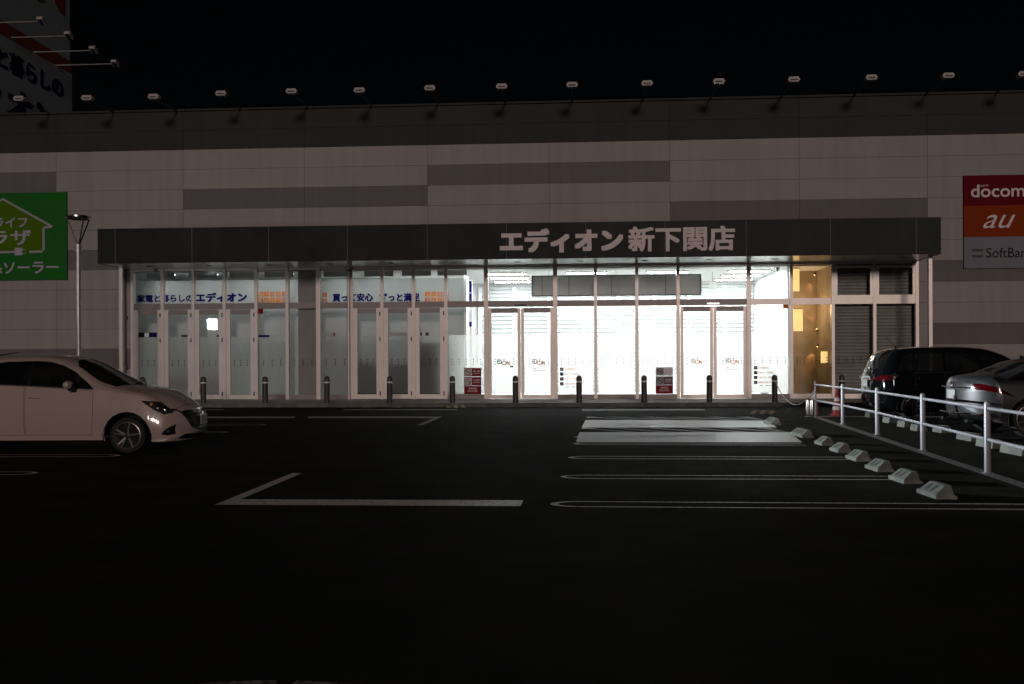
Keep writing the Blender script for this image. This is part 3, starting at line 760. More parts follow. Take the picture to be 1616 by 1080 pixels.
hp = tag(box('pendant_sign', px_ - .13, px_ + .13, yp - .02, yp + .02, pz_ - .15, pz_ + .15, 'signbox', None), 'small grey square sign hanging on a thin rod in the lit hall', 'sign')
MB().tube([(px_, yp, pz_ + .15), (px_, yp, ZC)], .008, 6).build('rod', 'greylogo', hp)
ycm = YG + .5; cx_, cz_ = FA(1227, 419, ycm)
cm = tag(MB().lathe([(0, -.08), (.05, -.06), (.075, 0), (.08, .03), (.08, .09), (0, .09)], 16, 0, (cx_, ycm, ZC - .09)).build('security_camera', ['steel'], smooth=True), 'dome security camera on the hall ceiling above the right notice', 'camera')
# vertical poster stand at the left edge of the hall
yq = YG + 1.9
ps = empty('poster_column', (0, 0, 0), 'tall white poster column with blue print at the left end of the lit hall', 'poster')
xa, xb = FX(736.5, yq), FX(745.5, yq)
box('poster_board', xa, xb, yq, yq + .06, WZ + .02, FZ(740, 441, yq), 'hall', ps)
mb = MB()
for a, b in ((444, 462), (463, 475), (508, 516)): mb.box(xa + .03, xb - .02, yq - .004, yq, FZ(740, b, yq), FZ(740, a, yq))
mb.build('poster_print', 'blue', ps)
mb = MB(); mb.box(xa + .02, xb - .02, yq - .004, yq, FZ(740, 506, yq), FZ(740, 490, yq)); mb.build('poster_picture', 'poster', ps)
# plant on top of the paper line
ypl = YG + .6; xq, zq = FA(1206, 524, ypl)
pl = empty('potted_plant', (xq, ypl, WZ), 'potted plant with spiky leaves peeking above the paper near the brown wall', 'plant')
MB().lathe([(0, 0), (.12, 0), (.17, .38), (.15, .38), (.14, .34), (0, .34)], 18).build('pot', 'signbox', pl, smooth=True)
MB().tube([(0, 0, .33), (.01, 0, zq - WZ - .25)], .018, 8).build('stem', 'plant', pl)
mb = MB()
for i in range(16):
    a = random.uniform(0, 6.28); l = random.uniform(.16, .30); e = random.uniform(.2, 1.2); zb = zq - WZ - .27
    dx, dy, dz = math.cos(a) * math.cos(e), math.sin(a) * math.cos(e), math.sin(e)
    sxx, syy = -math.sin(a) * .022, math.cos(a) * .022
    mb.add([(0, 0, zb), (dx * l * .5 + sxx, dy * l * .5 + syy, zb + dz * l * .55), (dx * l, dy * l, zb + dz * l * .8), (dx * l * .5 - sxx, dy * l * .5 - syy, zb + dz * l * .55)], [(0, 1, 2, 3)])
mb.build('leaves', 'plant', pl)
# trolleys seen through the frosted sheets
def trolley(px, lab, y=YG + .36):
    x = FX(px, y); e = empty('shopping_trolley', (x, y, WZ + .012), lab, 'shopping trolley', 'shopping trolleys behind the frosted sheets')
    mb = MB()
    for zz in (0.42, .56, .7): mb.tube([(-.26, -.16, zz), (.24, -.2, zz), (.24, .2, zz), (-.26, .16, zz), (-.26, -.16, zz)], .012, 6)
    for q in range(8): mb.tube([(-.26 + q * .07, -.16 - q * .005, .42), (-.26 + q * .07, -.16 - q * .005, .72)], .008, 5)
    mb.build('basket', 'cartred', e)
    MB().box(-.25, .23, -.15, .15, .40, .62).build('basket_bin', 'cartred', e)
    MB().tube([(.2, -.18, .1), (.26, -.2, .5), (.32, -.2, .93), (.36, -.2, .97), (.36, .2, .97), (.32, .2, .93), (.26, .2, .5), (.2, .18, .1)], .016, 8).build('handle', 'cartred', e)
    MB().tube([(-.28, -.15, .1), (.2, -.18, .1), (.2, .18, .1), (-.28, .15, .1), (-.28, -.15, .1)], .014, 6).build('chassis', 'cartred', e)
    for a in (-.26, .2):
        for b in (-.15, .15): MB().lathe([(0, -.012), (.045, -.012), (.045, .012), (0, .012)], 12, 0, (a, b, .045), 'y').build('wheel', 'rubber', e)
    return e
for px, lab in ((272, 'red trolley behind the second glass door, left one'), (290, 'red trolley behind the second glass door, right one'),
                (331, 'red trolley behind the third glass door, left one'), (347, 'red trolley behind the third glass door, right one')):
    trolley(px, lab)
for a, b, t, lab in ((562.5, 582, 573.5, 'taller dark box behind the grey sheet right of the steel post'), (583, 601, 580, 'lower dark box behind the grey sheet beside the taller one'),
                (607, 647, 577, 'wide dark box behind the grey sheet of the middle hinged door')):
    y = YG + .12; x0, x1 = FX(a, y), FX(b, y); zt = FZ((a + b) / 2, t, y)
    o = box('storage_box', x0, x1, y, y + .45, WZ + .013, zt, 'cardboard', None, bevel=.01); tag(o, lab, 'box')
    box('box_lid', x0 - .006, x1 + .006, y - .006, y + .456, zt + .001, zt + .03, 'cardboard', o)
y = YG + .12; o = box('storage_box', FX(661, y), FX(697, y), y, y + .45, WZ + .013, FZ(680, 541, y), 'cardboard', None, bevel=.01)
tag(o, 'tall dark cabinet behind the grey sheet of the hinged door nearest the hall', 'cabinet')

# warm brown bay: lanterns and little spots
def lantern(px0, py0, px1, py1, lab, y):
    x0, x1 = FX(px0, y), FX(px1, y); z0, z1 = FZ(px0, py1, y), FZ(px0, py0, y)
    e = empty('lantern', ((x0 + x1) / 2, y, z0), lab, 'lantern', 'lit paper lanterns in the brown bay'); w_, h_ = (x1 - x0) / 2, z1 - z0
    MB().box(-w_ + .012, w_ - .012, -.05, .05, .02, h_ - .02).build('lamp_shade', 'lantern', e)
    MB().box(-w_, w_, -.06, .06, 0, .019).box(-w_, w_, -.06, .06, h_ - .019, h_).build('lantern_frame', 'brown', e)
    return e
lantern(1252, 487, 1267, 524, 'larger yellow lantern beside the hall edge in the brown bay', YG + .9)
lantern(1252, 424, 1262, 461, 'upper pale lantern at the hall edge in the brown bay', YG + .9)
lantern(1295, 554, 1311, 574, 'small yellow lantern low at the right of the brown bay', YG + .7)
def spot(px, py, tx, ty, lab, e_=14):
    y = YG + 1.95; x, z = FA(px, py, y); x2, z2 = FA(tx, ty, YG + 2.2)
    s = empty('spot_lamp', (x, y, z), lab, 'spot lamp', 'small warm spot lamps in the brown bay')
    MB().lathe([(0, 0), (.03, 0), (.035, .07), (.02, .09), (0, .09)], 12).build('lamp_housing', 'hinge', s)
    MB().lathe([(0, -.012), (.025, -.012), (.025, -.001), (0, -.001)], 12).build('lamp_bulb', 'spotglow', s)
    d = Vector((x2 - x, .22, z2 - z)).normalized()
    for ch in s.children: ch.rotation_euler = (-d).to_track_quat('Z', 'Y').to_euler()
    l = bpy.data.lights.new('spot_light', 'SPOT'); l.energy = e_; l.color = (1, .45, .16); l.spot_size = math.radians(38); l.spot_blend = .5; l.shadow_soft_size = .02
    lo = bpy.data.objects.new('spot_light', l); COL.objects.link(lo); lo.parent = s; lo.location = d * .03
    lo.rotation_euler = (-d).to_track_quat('Z', 'Y').to_euler()
spot(1285.5, 434, 1276, 458, 'warm spot lamp shining down, top of the brown bay')
spot(1289, 520, 1279, 497, 'warm spot lamp shining up, middle of the brown bay')
spot(1290, 547, 1279, 566, 'warm spot lamp shining down, lower part of the brown bay')
dp = bpy.data.lights.new('lantern_light', 'POINT'); dp.energy = 32; dp.color = (1, .7, .4); dp.shadow_soft_size = .15
do = bpy.data.objects.new('lantern_light', dp); COL.objects.link(do); do.location = (FX(1262, YG + 1.2), YG + 1.2, 3.2)

# ------------------------------------------------------------------ facade sign boards
YS = YG - .13
g = empty('green_sign', (0, 0, 0), 'green billboard with house and plug drawing on the far left wall', 'sign')
xg0, xg1 = FX(-170, YS), FX(106, YS); zg0, zg1 = FZ(50, 442, YS), FZ(50, 304, YS)
box('sign_board', xg0, xg1, YS, YG - .052, zg0, zg1, 'green', g)
def sx_(px): return FX(px, YS)
def sz_(py, px=50): return FZ(px, py, YS)
hpoly = [(6, 314), (82, 357), (71, 358), (67, 398), (-60, 398), (-60, 358), (-71, 357)]
MB().prism([(sx_(a), sz_(b)) for a, b in hpoly], lambda u, v, d: (u, YS - d, v), .001, .006).build('house_shape', 'lime', g)
mb = MB()
line = [(-50, 398), (24, 398)]
def stroke(mb, pts, r=2.1):
    P = [(sx_(a), YS - .012, sz_(b)) for a, b in pts]
    mb.tube(P, r * 34.3 / 1560, 6)
stroke(mb, [(-72, 360), (6, 314), (84, 359)]); stroke(mb, [(84, 359), (71, 360), (70, 362), (70, 394), (67, 398), (48, 398)]); stroke(mb, [(-55, 398), (26, 398)])
stroke(mb, [(-72, 360), (-60, 360), (-59, 362), (-59, 398)])
mb.box(sx_(24), sx_(36), YS - .02, YS - .001, sz_(403), sz_(391)); stroke(mb, [(36, 394.5), (42, 394.5)], .8); stroke(mb, [(36, 400.5), (42, 400.5)], .8)
mb.build('house_outline', 'white', g)
lettering('エコライフ', sx_(-47), sx_(44), sz_(359), sz_(343), YS - .007, 'white', g, .02, .01)
lettering('プラザ', sx_(-48), sx_(50), sz_(387), sz_(362), YS - .007, 'white', g, .02, .01)
lettering('リフォーム&ソーラー', sx_(-118), sx_(93), sz_(432.5), sz_(413), YS, 'white', g, .02, .01)
g = empty('carrier_sign', (0, 0, 0), 'three panel billboard in red, orange and white at the right wall', 'sign')
def kx(px): return FX(px, YS)
def kz(py): return FZ(1570, py, YS)
xr0, xr1 = kx(1522), kx(1716)
for a, b, c in ((276.5, 324, 'red'), (324.3, 373.5, 'orange_deep'), (373.8, 423.5, 'whitedim')):
    box('sign_board', xr0, xr1, YS, YG - .052, kz(b), kz(a), c, g)
def kzl(py, px=1560): return FZ(px, py, YS)
lettering('docomo', kx(1533), kx(1636), kzl(311.5), kzl(291.5), YS, 'letter', g, .012, .01)
lettering('NTT', kx(1548.5), kx(1561), kzl(295.5), kzl(292), YS, 'letter', g, .0, .01)
lettering('au', kx(1552), kx(1603), kzl(360.5), kzl(339.5), YS, 'letter', g, .0, .01, shear=.45)
lettering('SoftBank', kx(1557), kx(1632), kzl(407), kzl(391.5), YS, 'dot', g, 0, .01)
mb = MB(); mb.box(kx(1535), kx(1552), YS - .01, YS, kzl(397), kzl(393)); mb.box(kx(1535), kx(1552), YS - .01, YS, kzl(406.5), kzl(402.5)); mb.build('logo_bars', 'greylogo', g)

# ------------------------------------------------------------------ sign tower on the roof (its long face looks right)
XT = -21.6
def TA(px, py, X=XT):
    d = ray(px, py); t = X / d.x
    return d.y * t, CAM_H + d.z * t
t = empty('sign_tower', (0, 0, 0), 'dark roof sign tower at the upper left with blue letters on its side', 'sign tower')
yF, zTop = TA(113.5, 118); yN = YG + .5
_, zl = TA(113.5, 180)
box('lower_board', XT - 3, XT, yN - 3.0, yF, zt_wall - 1.2, zTop, 'towerpanel', t)
yF2, zb2 = TA(110.5, 97, XT - .15)
box('upper_board', XT - 2.9, XT - .15, yN - 2.6, yF2, zb2, zb2 + 9, 'towerpanel', t)
box('orange_band', XT - 2.95, XT - .12, yN - 2.7, yF2 + .05, zb2 - .55, zb2 - .001, 'towerorange', t)
box('tower_core', XT - 2.7, XT - .4, yN - 2.2, yF2 - .3, zTop, zb2 - .551, 'trim', t)
frm = lambda u, v, d: (XT + d, u, v)
def tl(body, x0, x1, ya, yb_, bold, mt='towerblue'):   # near..far edge by picture columns, heights at the far end
    u0 = TA(x0, 100)[0]; u1 = TA(x1, 100)[0]
    z1 = TA((x0 + x1) / 2, ya)[1]; z0 = TA((x0 + x1) / 2, yb_)[1]
    return lettering(body, u0, u1, z0, z1, 0, mt, t, bold, .02, frame=frm)
tl('家電と暮らしの', -62, 98, 82, 116, .02)
tl('エディオン', -150, 89, 109, 177, .03)
# orange logo strokes on the upper board
mb = MB()
def up(px, py): y, z = TA(px, py, XT - .15); return (y, z)
mb.prism([up(84, -25), up(101, -25), up(101, 24), up(93, 18), up(86, 4)], lambda u, v, d: (XT - .15 + d, u, v), .001, .02)
mb.prism([up(45, -30), up(66, -30), up(69, 2), up(60, 2), up(50, -10)], lambda u, v, d: (XT - .15 + d, u, v), .001, .02)
mb.build('logo_stroke', 'towerorange', t)

# ------------------------------------------------------------------ floodlights
def floodlight(lab, group):
    e = empty('floodlight', (0, 0, 0), lab, 'floodlight', group)
    h = MB().prism([(-.19, .02), (-.14, .11), (.14, .11), (.19, .02), (.14, -.05), (-.14, -.05)], lambda u, v, d: (u, d, v), -.12, .1).build('lamp_housing', 'lamp_body', e)
    MB().prism([(-.11, .035), (.11, .035), (.12, -.01), (-.12, -.01)], lambda u, v, d: (u, d, v), -.13, -.121).build('vent_plate', 'greylogo', h)
    MB().prism([(-.15, -.1), (.15, -.1), (.15, .08), (-.15, .08)], lambda u, v, d: (u, v, d), -.056, -.051).build('lamp_glass', 'lens', h)
    return e
lp = [(32, 158), (139, 157), (244, 155), (350, 150), (461, 146.5), (568, 145), (679, 141.5), (792, 139), (903, 136.5), (1021, 134), (1134, 131), (1252, 128), (1374, 125), (1495, 122), (1614, 119.5)]
names = ['in front of the tower letters', 'just right of the sign tower', 'second right of the sign tower', 'above the cladding left of the first grey stripe', 'above the first long grey stripe, left',
         'above the first long grey stripe, right', 'above the joint of the two grey stripes', 'above the blank canopy left of the name letters', 'above the katakana of the store name', 'above the kanji of the store name',
         'above the end of the store name', 'above the wood-tinted canopy end', 'above the shuttered windows', 'left of the three colour billboard', 'at the right edge, over the three colour billboard']
FLX = []
proto = None
for i, (px, py) in enumerate(lp):
    yy = YG - 1.95; x, z = FA(px, py, yy)
    if proto is None: e = proto = floodlight('', 'floodlights on arms along the parapet')
    else: e = copy_tree(proto)
    e.location = (x, yy, z); e['label'] = 'pale floodlight on a roof edge arm, ' + names[i]
    dz = zt_wall + .05 - z
    MB().tube([(.0, .08, 0), (.0, .35, -.02), (.0, 1.95 + .1, dz)], .022, 8).build('arm', 'lamp_arm', e)
proto2 = None
for i, (px, py) in enumerate(((65, 34), (108, 57), (147, 80), (181, 101))):
    yy = TA([-12, 22, 57, 88][i], 90)[0]
    x, z = FA(px, py, yy)
    e = copy_tree(proto) if True else None
    for ch in list(e.children):
        if ch.name.startswith('arm'): bpy.data.objects.remove(ch)
    e.location = (x, yy, z); e.rotation_euler = (0, .5, math.radians(90)); e['group'] = 'floodlights on long arms of the sign tower'
    e['label'] = 'floodlight on a long level arm of the sign tower, ' + ['highest and leftmost', 'second from the top', 'third from the top', 'lowest and rightmost'][i]
    L = x - XT + .1
    a = MB().tube([(0, 0, 0), (-L, 0, 0)], .025, 8).build('arm', 'galv', e); a.rotation_euler = (0, 0, 0)
    a.matrix_parent_inverse = Matrix.Identity(4)
    a.matrix_basis = e.matrix_basis.to_3x3().inverted().to_4x4()

# ------------------------------------------------------------------ parking floodlight left of the frame (mirrored by the third door)
d = ray(335, 512); d = Vector((d.x, d.y, d.z)) / d.y
back = 15.0; QX, QY, QZ = d.x * (YG + back), YG - back, CAM_H + d.z * (YG + back)
fl = empty('parking_floodlight', (QX, QY, 0), 'bright square floodlight on a post left of the car park, mirrored in the third door', 'floodlight')
MB().lathe([(.14, 0), (.14, .02), (.05, .03), (.045, QZ - .3), (0, QZ - .3)], 16, 0, (-.25, 0, 0)).build('pole', 'galv', fl, smooth=True)
MB().tube([(-.25, 0, QZ - .32), (-.12, 0, QZ)], .03, 8).build('bracket', 'galv', fl)
MB().box(-.12, .0, -.30, .30, QZ - .30, QZ + .30).build('lamp_housing', 'fixture', fl, bevel=.01)
MB().box(.001, .006, -.27, .27, QZ - .27, QZ + .27).build('lamp_face', 'square', fl)
MB().box(.80, .815, -.9, .9, QZ - .75, QZ - .105).build('beam_cutoff_plate', 'fixture', fl)  # unseen plate added with its arm to keep the beam off the near asphalt
MB().tube([(-.06, .25, QZ - .3), (.80, .25, QZ - .5)], .012, 6).build('cutoff_plate_arm', 'galv', fl)
ld = bpy.data.lights.new('floodlight_beam', 'SPOT'); ld.energy = 50000; ld.color = (.86, .95, 1.0); ld.spot_size = math.radians(44); ld.spot_blend = .6; ld.shadow_soft_size = .03
lo = bpy.data.objects.new('floodlight_beam', ld); COL.objects.link(lo); lo.parent = fl; lo.location = (.12, .08, QZ)
for o_ in fl.children:
    if o_.name.startswith('lamp_'): o_.rotation_euler.z = math.radians(38)
lo.rotation_euler = (-(Vector((11.5, 16.4, 1.9)) - Vector((QX, QY, QZ)))).to_track_quat('Z', 'Y').to_euler()

# ------------------------------------------------------------------ street lamp
dpt = 24.5; d = ray(124.5, 560); k_ = dpt / d.y; lx, ly = d.x * k_, dpt
L = empty('street_lamp', (lx, ly, 0), 'slim grey lamp post with a flat ring head on three struts, behind the white car', 'street lamp')
zr = FA(124.5, 343, ly)[1]; zy = FA(124.5, 386, ly)[1]
MB().lathe([(.16, 0), (.16, .015), (.058, .02), (.056, zy - .2), (.07, zy - .2), (.07, zy), (0, zy)], 18).build('pole', 'galv', L, smooth=True)
MB().lathe([(0, zr + .03), (.15, zr + .05), (.29, zr + .025), (.325, zr), (.29, zr - .035), (.2, zr - .03), (0, zr - .02)], 32).build('lamp_head', 'fixture', L, smooth=True)
MB().lathe([(.26, zr - .05), (.33, zr - .02), (.33, zr + .01), (.28, zr - .03)], 32).build('head_rim', 'steel', L, smooth=True)
for a in (185, 50, -35):
    a = math.radians(a); MB().tube([(0, 0, zy - .05), (.04 * math.cos(a), .04 * math.sin(a), zy + .03), (.28 * math.cos(a), .28 * math.sin(a), zr - .03)], .019, 8).build('strut', 'fixture', L, smooth=True)

# ------------------------------------------------------------------ bollards
def bollard():
    e = empty('bollard', (0, 0, 0), '', 'bollard', 'bollards along the walkway edge')
    H = .86
    MB().lathe([(0, 0), (.09, 0), (.09, H - .22), (0, H - .22)], 20).build('post', 'bollard', e, smooth=True)
    MB().lathe([(0, H - .2195), (.092, H - .2195), (.092, H - .18), (0, H - .18)], 20).build('reflective_band', 'reflect', e, smooth=True)
    MB().lathe([(0, H - .1795), (.09, H - .1795), (.09, H - .09)] + [(.09 * math.cos(math.radians(a)), H - .09 + .09 * math.sin(math.radians(a))) for a in (20, 40, 60, 80, 90)], 20).build('cap', 'bollard', e, smooth=True)
    return e
bol = [(124, 'dark bollard hidden behind the white car, below the lamp post'), (225, 'dark bollard whose dome shows over the white car bonnet'), (321, 'dark bollard just ahead of the white car nose'), (418.5, 'dark bollard in front of the pane with the red square'), (516, 'dark bollard left of the steel post'),
       (615, 'dark bollard in front of the three hinged doors right of the steel post'), (714, 'dark bollard left of the red prohibition stickers'), (813.5, 'dark bollard before the left sliding doors'), (914, 'dark bollard before the left house rules notice'),
       (1016.5, 'dark bollard left of the washed out prohibition stickers'), (1119.5, 'dark bollard before the right sliding doors'), (1222.5, 'dark bollard holding the end of the chain'), (1328, 'dark bollard behind the traffic cone'), (1432, 'dark bollard hidden behind the black car')]
pb = bollard(); bpos = []
for i, (px, lab) in enumerate(bol):
    e = pb if i == 0 else copy_tree(pb)
    yy = YC + .42; x = FX(px, yy, 620); e.location = (x, yy, WZ); e['label'] = lab; bpos.append((x, yy))

# ------------------------------------------------------------------ guard rail
bases = [(1287, 658.3), (1330, 670), (1384.5, 686), (1456.5, 711), (1558.5, 746.7), (1716, 800)]
bp = [GR(a, b) for a, b in bases]
gr = empty('guard_rail', (bp[0][0], bp[0][1], 0), 'white tubular guard rail with two bars running towards the store', 'guard rail')
gl = lambda p: (p[0] - bp[0][0], p[1] - bp[0][1])
for i, p in enumerate(bp):
    x, y = gl(p); r = .026 if i == 0 else .039
    MB().lathe([(r + .03, 0), (r + .03, .01), (r, .012), (r, .86), (r * .8, .89), (0, .9)], 18, 0, (x, y, 0)).build('post', 'rail', gr, smooth=True)
    if i < len(bp) - 1:
        x2, y2 = gl(bp[i + 1])
        for z in (.81, .42):
            MB().tube([(x, y, z), (x2, y2, z)], .022, 14).build('rail_bar', 'rail', gr, smooth=True)
    for z in (.81, .42):
        MB().lathe([(.024, -.05), (.03, -.05), (.03, .05), (.024, .05)], 14, 0, (x, y, z), 'y').build('clamp', 'hinge', gr)
# base strip under the rail
s0, s1 = Vector((*bp[0], 0)), Vector((*bp[-1], 0)); dd = (s1 - s0).normalized(); nn = Vector((-dd.y, dd.x, 0))
pts = [s0 - dd * .3 + nn * .09, s1 + nn * .09, s1 - nn * .09, s0 - dd * .3 - nn * .09]
o = flat('rail_strip', None, 'hatch', .004, world=[(p.x, p.y) for p in pts])
# chain
x0, y0 = bpos[11]; x1, y1 = bp[0]
pts = []
for i in range(25):
    u = i / 24; za, zb = WZ + .70, .70
    pts.append((x0 + (x1 - x0) * u, y0 + (y1 - y0) * u, za + (zb - za) * u - .62 * 4 * u * (1 - u) * .92))
tag(MB().tube([p for p in pts], .014, 8).build('chain', 'chain', smooth=True), 'sagging grey chain from the last clear bollard to the guard rail', 'chain')

# stainless bin
x, y = GR(1277.5, 655.5)
e = empty('steel_post', (x, y, 0), 'short stainless steel twin post standing by the chain and rail end', 'post')
for q in (-.05, .06):
    MB().lathe([(0, 0), (.05, 0), (.05, .38), (.045, .40), (0, .40)], 16, 0, (q, 0, 0)).build('cylinder_post', 'steel', e, smooth=True)
MB().box(.13, .2, -.03, .04, 0, .36).build('side_plate', 'cartred', e)
# traffic cone
x, y = GR(1321, 657)
e = empty('traffic_cone', (x, y, 0), 'red traffic cone with white bands behind the guard rail', 'traffic cone')
def cr(z): return .145 - (.145 - .028) * z / .68
def cseg(z0, z1, mt, nme): MB().lathe([(0, z0 + .001), (cr(z0), z0 + .001), (cr(z1), z1), (0, z1)], 20).build(nme, mt, e, smooth=True)
MB().box(-.18, .18, -.18, .18, 0, .03).build('base', 'conered', e, bevel=.01)
cseg(.03, .16, 'conered', 'cone_body'); cseg(.16, .25, 'conewhite', 'reflective_band'); cseg(.25, .38, 'conered', 'cone_body'); cseg(.38, .47, 'conewhite', 'reflective_band'); cseg(.47, .69, 'conered', 'cone_body')

# ------------------------------------------------------------------ wheel stops
def stop_block(w_, slots, lab, loc, rz):
    e = empty('wheel_stop', (loc[0], loc[1], 0), lab, 'wheel stop', 'concrete wheel stops along the bays', rz)
    # long axis = local y, low face looks to -x
    prof = [(-.14, 0), (-.14, .05), (-.025, .135), (.035, .135), (.075, .03), (.075, 0)]
    w_ *= .85; h = w_ / 2
    mb = MB(); n = len(prof)
    sec = [(-h, .0), (-h + .07, 1.), (h - .07, 1.), (h, .0)]
    rows = []
    for yv, f in sec:
        rows.append([(px_ if f else px_ * 1.0, yv, pz_ if f else min(pz_, .045)) for px_, pz_ in prof])
    vs = [p for r in rows for p in r]; fs = []
    for a in range(3):
        for b in range(n): fs.append((a * n + b, a * n + (b + 1) % n, (a + 1) * n + (b + 1) % n, (a + 1) * n + b))
    fs.append(tuple(range(n))); fs.append(tuple(3 * n + b for b in range(n)))
    mb.add(vs, fs).build('block', 'stop', e)
    # slots on the sloping face
    tx, tz = .115, .085; L_ = math.hypot(tx, tz); nx, nz = -tz / L_, tx / L_
    for k in range(slots):
        yv = (-h + .12) + (w_ - .24) * (k + .5) / slots
        vs = []
        for q in (.18, .86):
            for yy in (yv - .032, yv + .032):
                vs.append((-.14 + tx * q + nx * .003, yy, .05 + tz * q + nz * .003))
        MB().add(vs, [(0, 1, 3, 2)]).build('slot', 'stopslot', e)
    return e
stops = [((1221, 669), .95, 5, 'wheel stop farthest away, at the end of the painted bay'), ((1268, 688.5), 1.05, 5, 'long wheel stop with five slots, second from the far end'), ((1304, 702), .55, 2, 'short wheel stop, third from the far end'),
         ((1330, 713), .55, 2, 'short wheel stop, fourth from the far end'), ((1358, 726), .6, 2, 'short wheel stop, fifth, nearest the second hairpin line'), ((1392, 742), .6, 2, 'short two-slot wheel stop, third from the near end'),
         ((1433, 760), .6, 2, 'short two-slot wheel stop, second from the near end'), ((1483, 783), .62, 2, 'pale wheel stop nearest to the viewer')]
for (px, py), w_, sl, lab in stops:
    x, y = GR(px, py); stop_block(w_, sl, lab, (x, y), math.radians(2))
# blocks beyond the rail
for k, (px, py, w_) in enumerate(((1375, 659, .34), (1405, 667.5, .42), (1429, 674, .42), (1450, 680, .36), (1487, 682.5, .45), (1530, 695, .62), (1563, 706, .62), (1606, 717, .7))):
    x, y = GR(px, py)
    e = empty('parking_block', (x, y, 0), ['pale block behind the third rail post', 'pale kerb block under the rear of the black car', 'pale kerb block under the black car wheel', 'pale kerb block behind the fourth rail post', 'bright pale kerb block under the silver car bumper',
              'dull wide kerb block below the silver car exhaust', 'kerb block half behind the fifth rail post', 'near pale kerb block at the right edge'][k], 'kerb block', 'kerb blocks behind the guard rail', math.radians(2))
    MB().prism([(-.11, 0), (-.09, .13), (.07, .13), (.11, 0)], lambda u, v, d: (u, d, v), -w_ / 2, w_ / 2).build('block', 'block', e, bevel=.008)
    MB().box(.045, .06, -w_ / 2 + .04, w_ / 2 - .04, .1305, .135).build('reflector_strip', 'stopslot', e)
# rubber kerb ramps
for (px, py), w_, lab in (((717, 643.5), .6, 'small striped kerb ramp below the red stickers'), ((1206, 653), .6, 'tan kerb ramp beside the far wheel stop')):
    x, y = GR(px, py); e = empty('kerb_ramp', (x, y, 0), lab, 'kerb ramp', 'kerb ramps on the road edge', math.radians(-25 if px > 1000 else 20))
    for k in range(5):
        MB().prism([(-.3, .005), (-.1, .07), (.1, .07), (.3, .005)], lambda u, v, d: (d, u, v), -w_ / 2 + w_ * k / 5 + .003, -w_ / 2 + w_ * (k + 1) / 5).build('ramp_segment', 'rampy' if k % 2 == 0 else 'ramp', e)
# ------------------------------------------------------------------ cars
def pchip(xs, ys, x):
    xs = np.array(xs, float); ys = np.array(ys, float); h = np.diff(xs); dl = np.diff(ys) / h
    dv = np.zeros(len(xs)); dv[0] = dl[0]; dv[-1] = dl[-1]
    for i in range(1, len(xs) - 1):
        if dl[i - 1] * dl[i] > 0:
            w1, w2 = 2 * h[i] + h[i - 1], h[i] + 2 * h[i - 1]; dv[i] = (w1 + w2) / (w1 / dl[i - 1] + w2 / dl[i])
    i = np.clip(np.searchsorted(xs, x) - 1, 0, len(xs) - 2); t = (x - xs[i]) / h[i]
    return ys[i] * (1 + 2 * t) * (1 - t) ** 2 + h[i] * dv[i] * t * (1 - t) ** 2 + ys[i + 1] * t * t * (3 - 2 * t) + h[i] * dv[i + 1] * t * t * (t - 1)
def inpoly(p, poly):
    x, y = p; c = False; n = len(poly)
    for i in range(n):
        x1, y1 = poly[i]; x2, y2 = poly[(i + 1) % n]
        if (y1 > y) != (y2 > y) and x < (x2 - x1) * (y - y1) / (y2 - y1) + x1: c = not c
    return c
def inset(poly, d):
    n = len(poly); A = sum(poly[i][0] * poly[(i + 1) % n][1] - poly[(i + 1) % n][0] * poly[i][1] for i in range(n)); s = 1 if A > 0 else -1
    out = []
    for i in range(n):
        a, b, c = Vector(poly[i - 1]), Vector(poly[i]), Vector(poly[(i + 1) % n])
        e1, e2 = (b - a).normalized(), (c - b).normalized()
        n1, n2 = Vector((-e1.y, e1.x)) * s, Vector((-e2.y, e2.x)) * s
        m_ = (n1 + n2); m_ = m_ / max(m_.length_squared / 2, .35)
        out.append(tuple(b + m_ * d))
    return out
AX = {'side': (0, 2), 'front': (1, 2), 'top': (0, 1)}
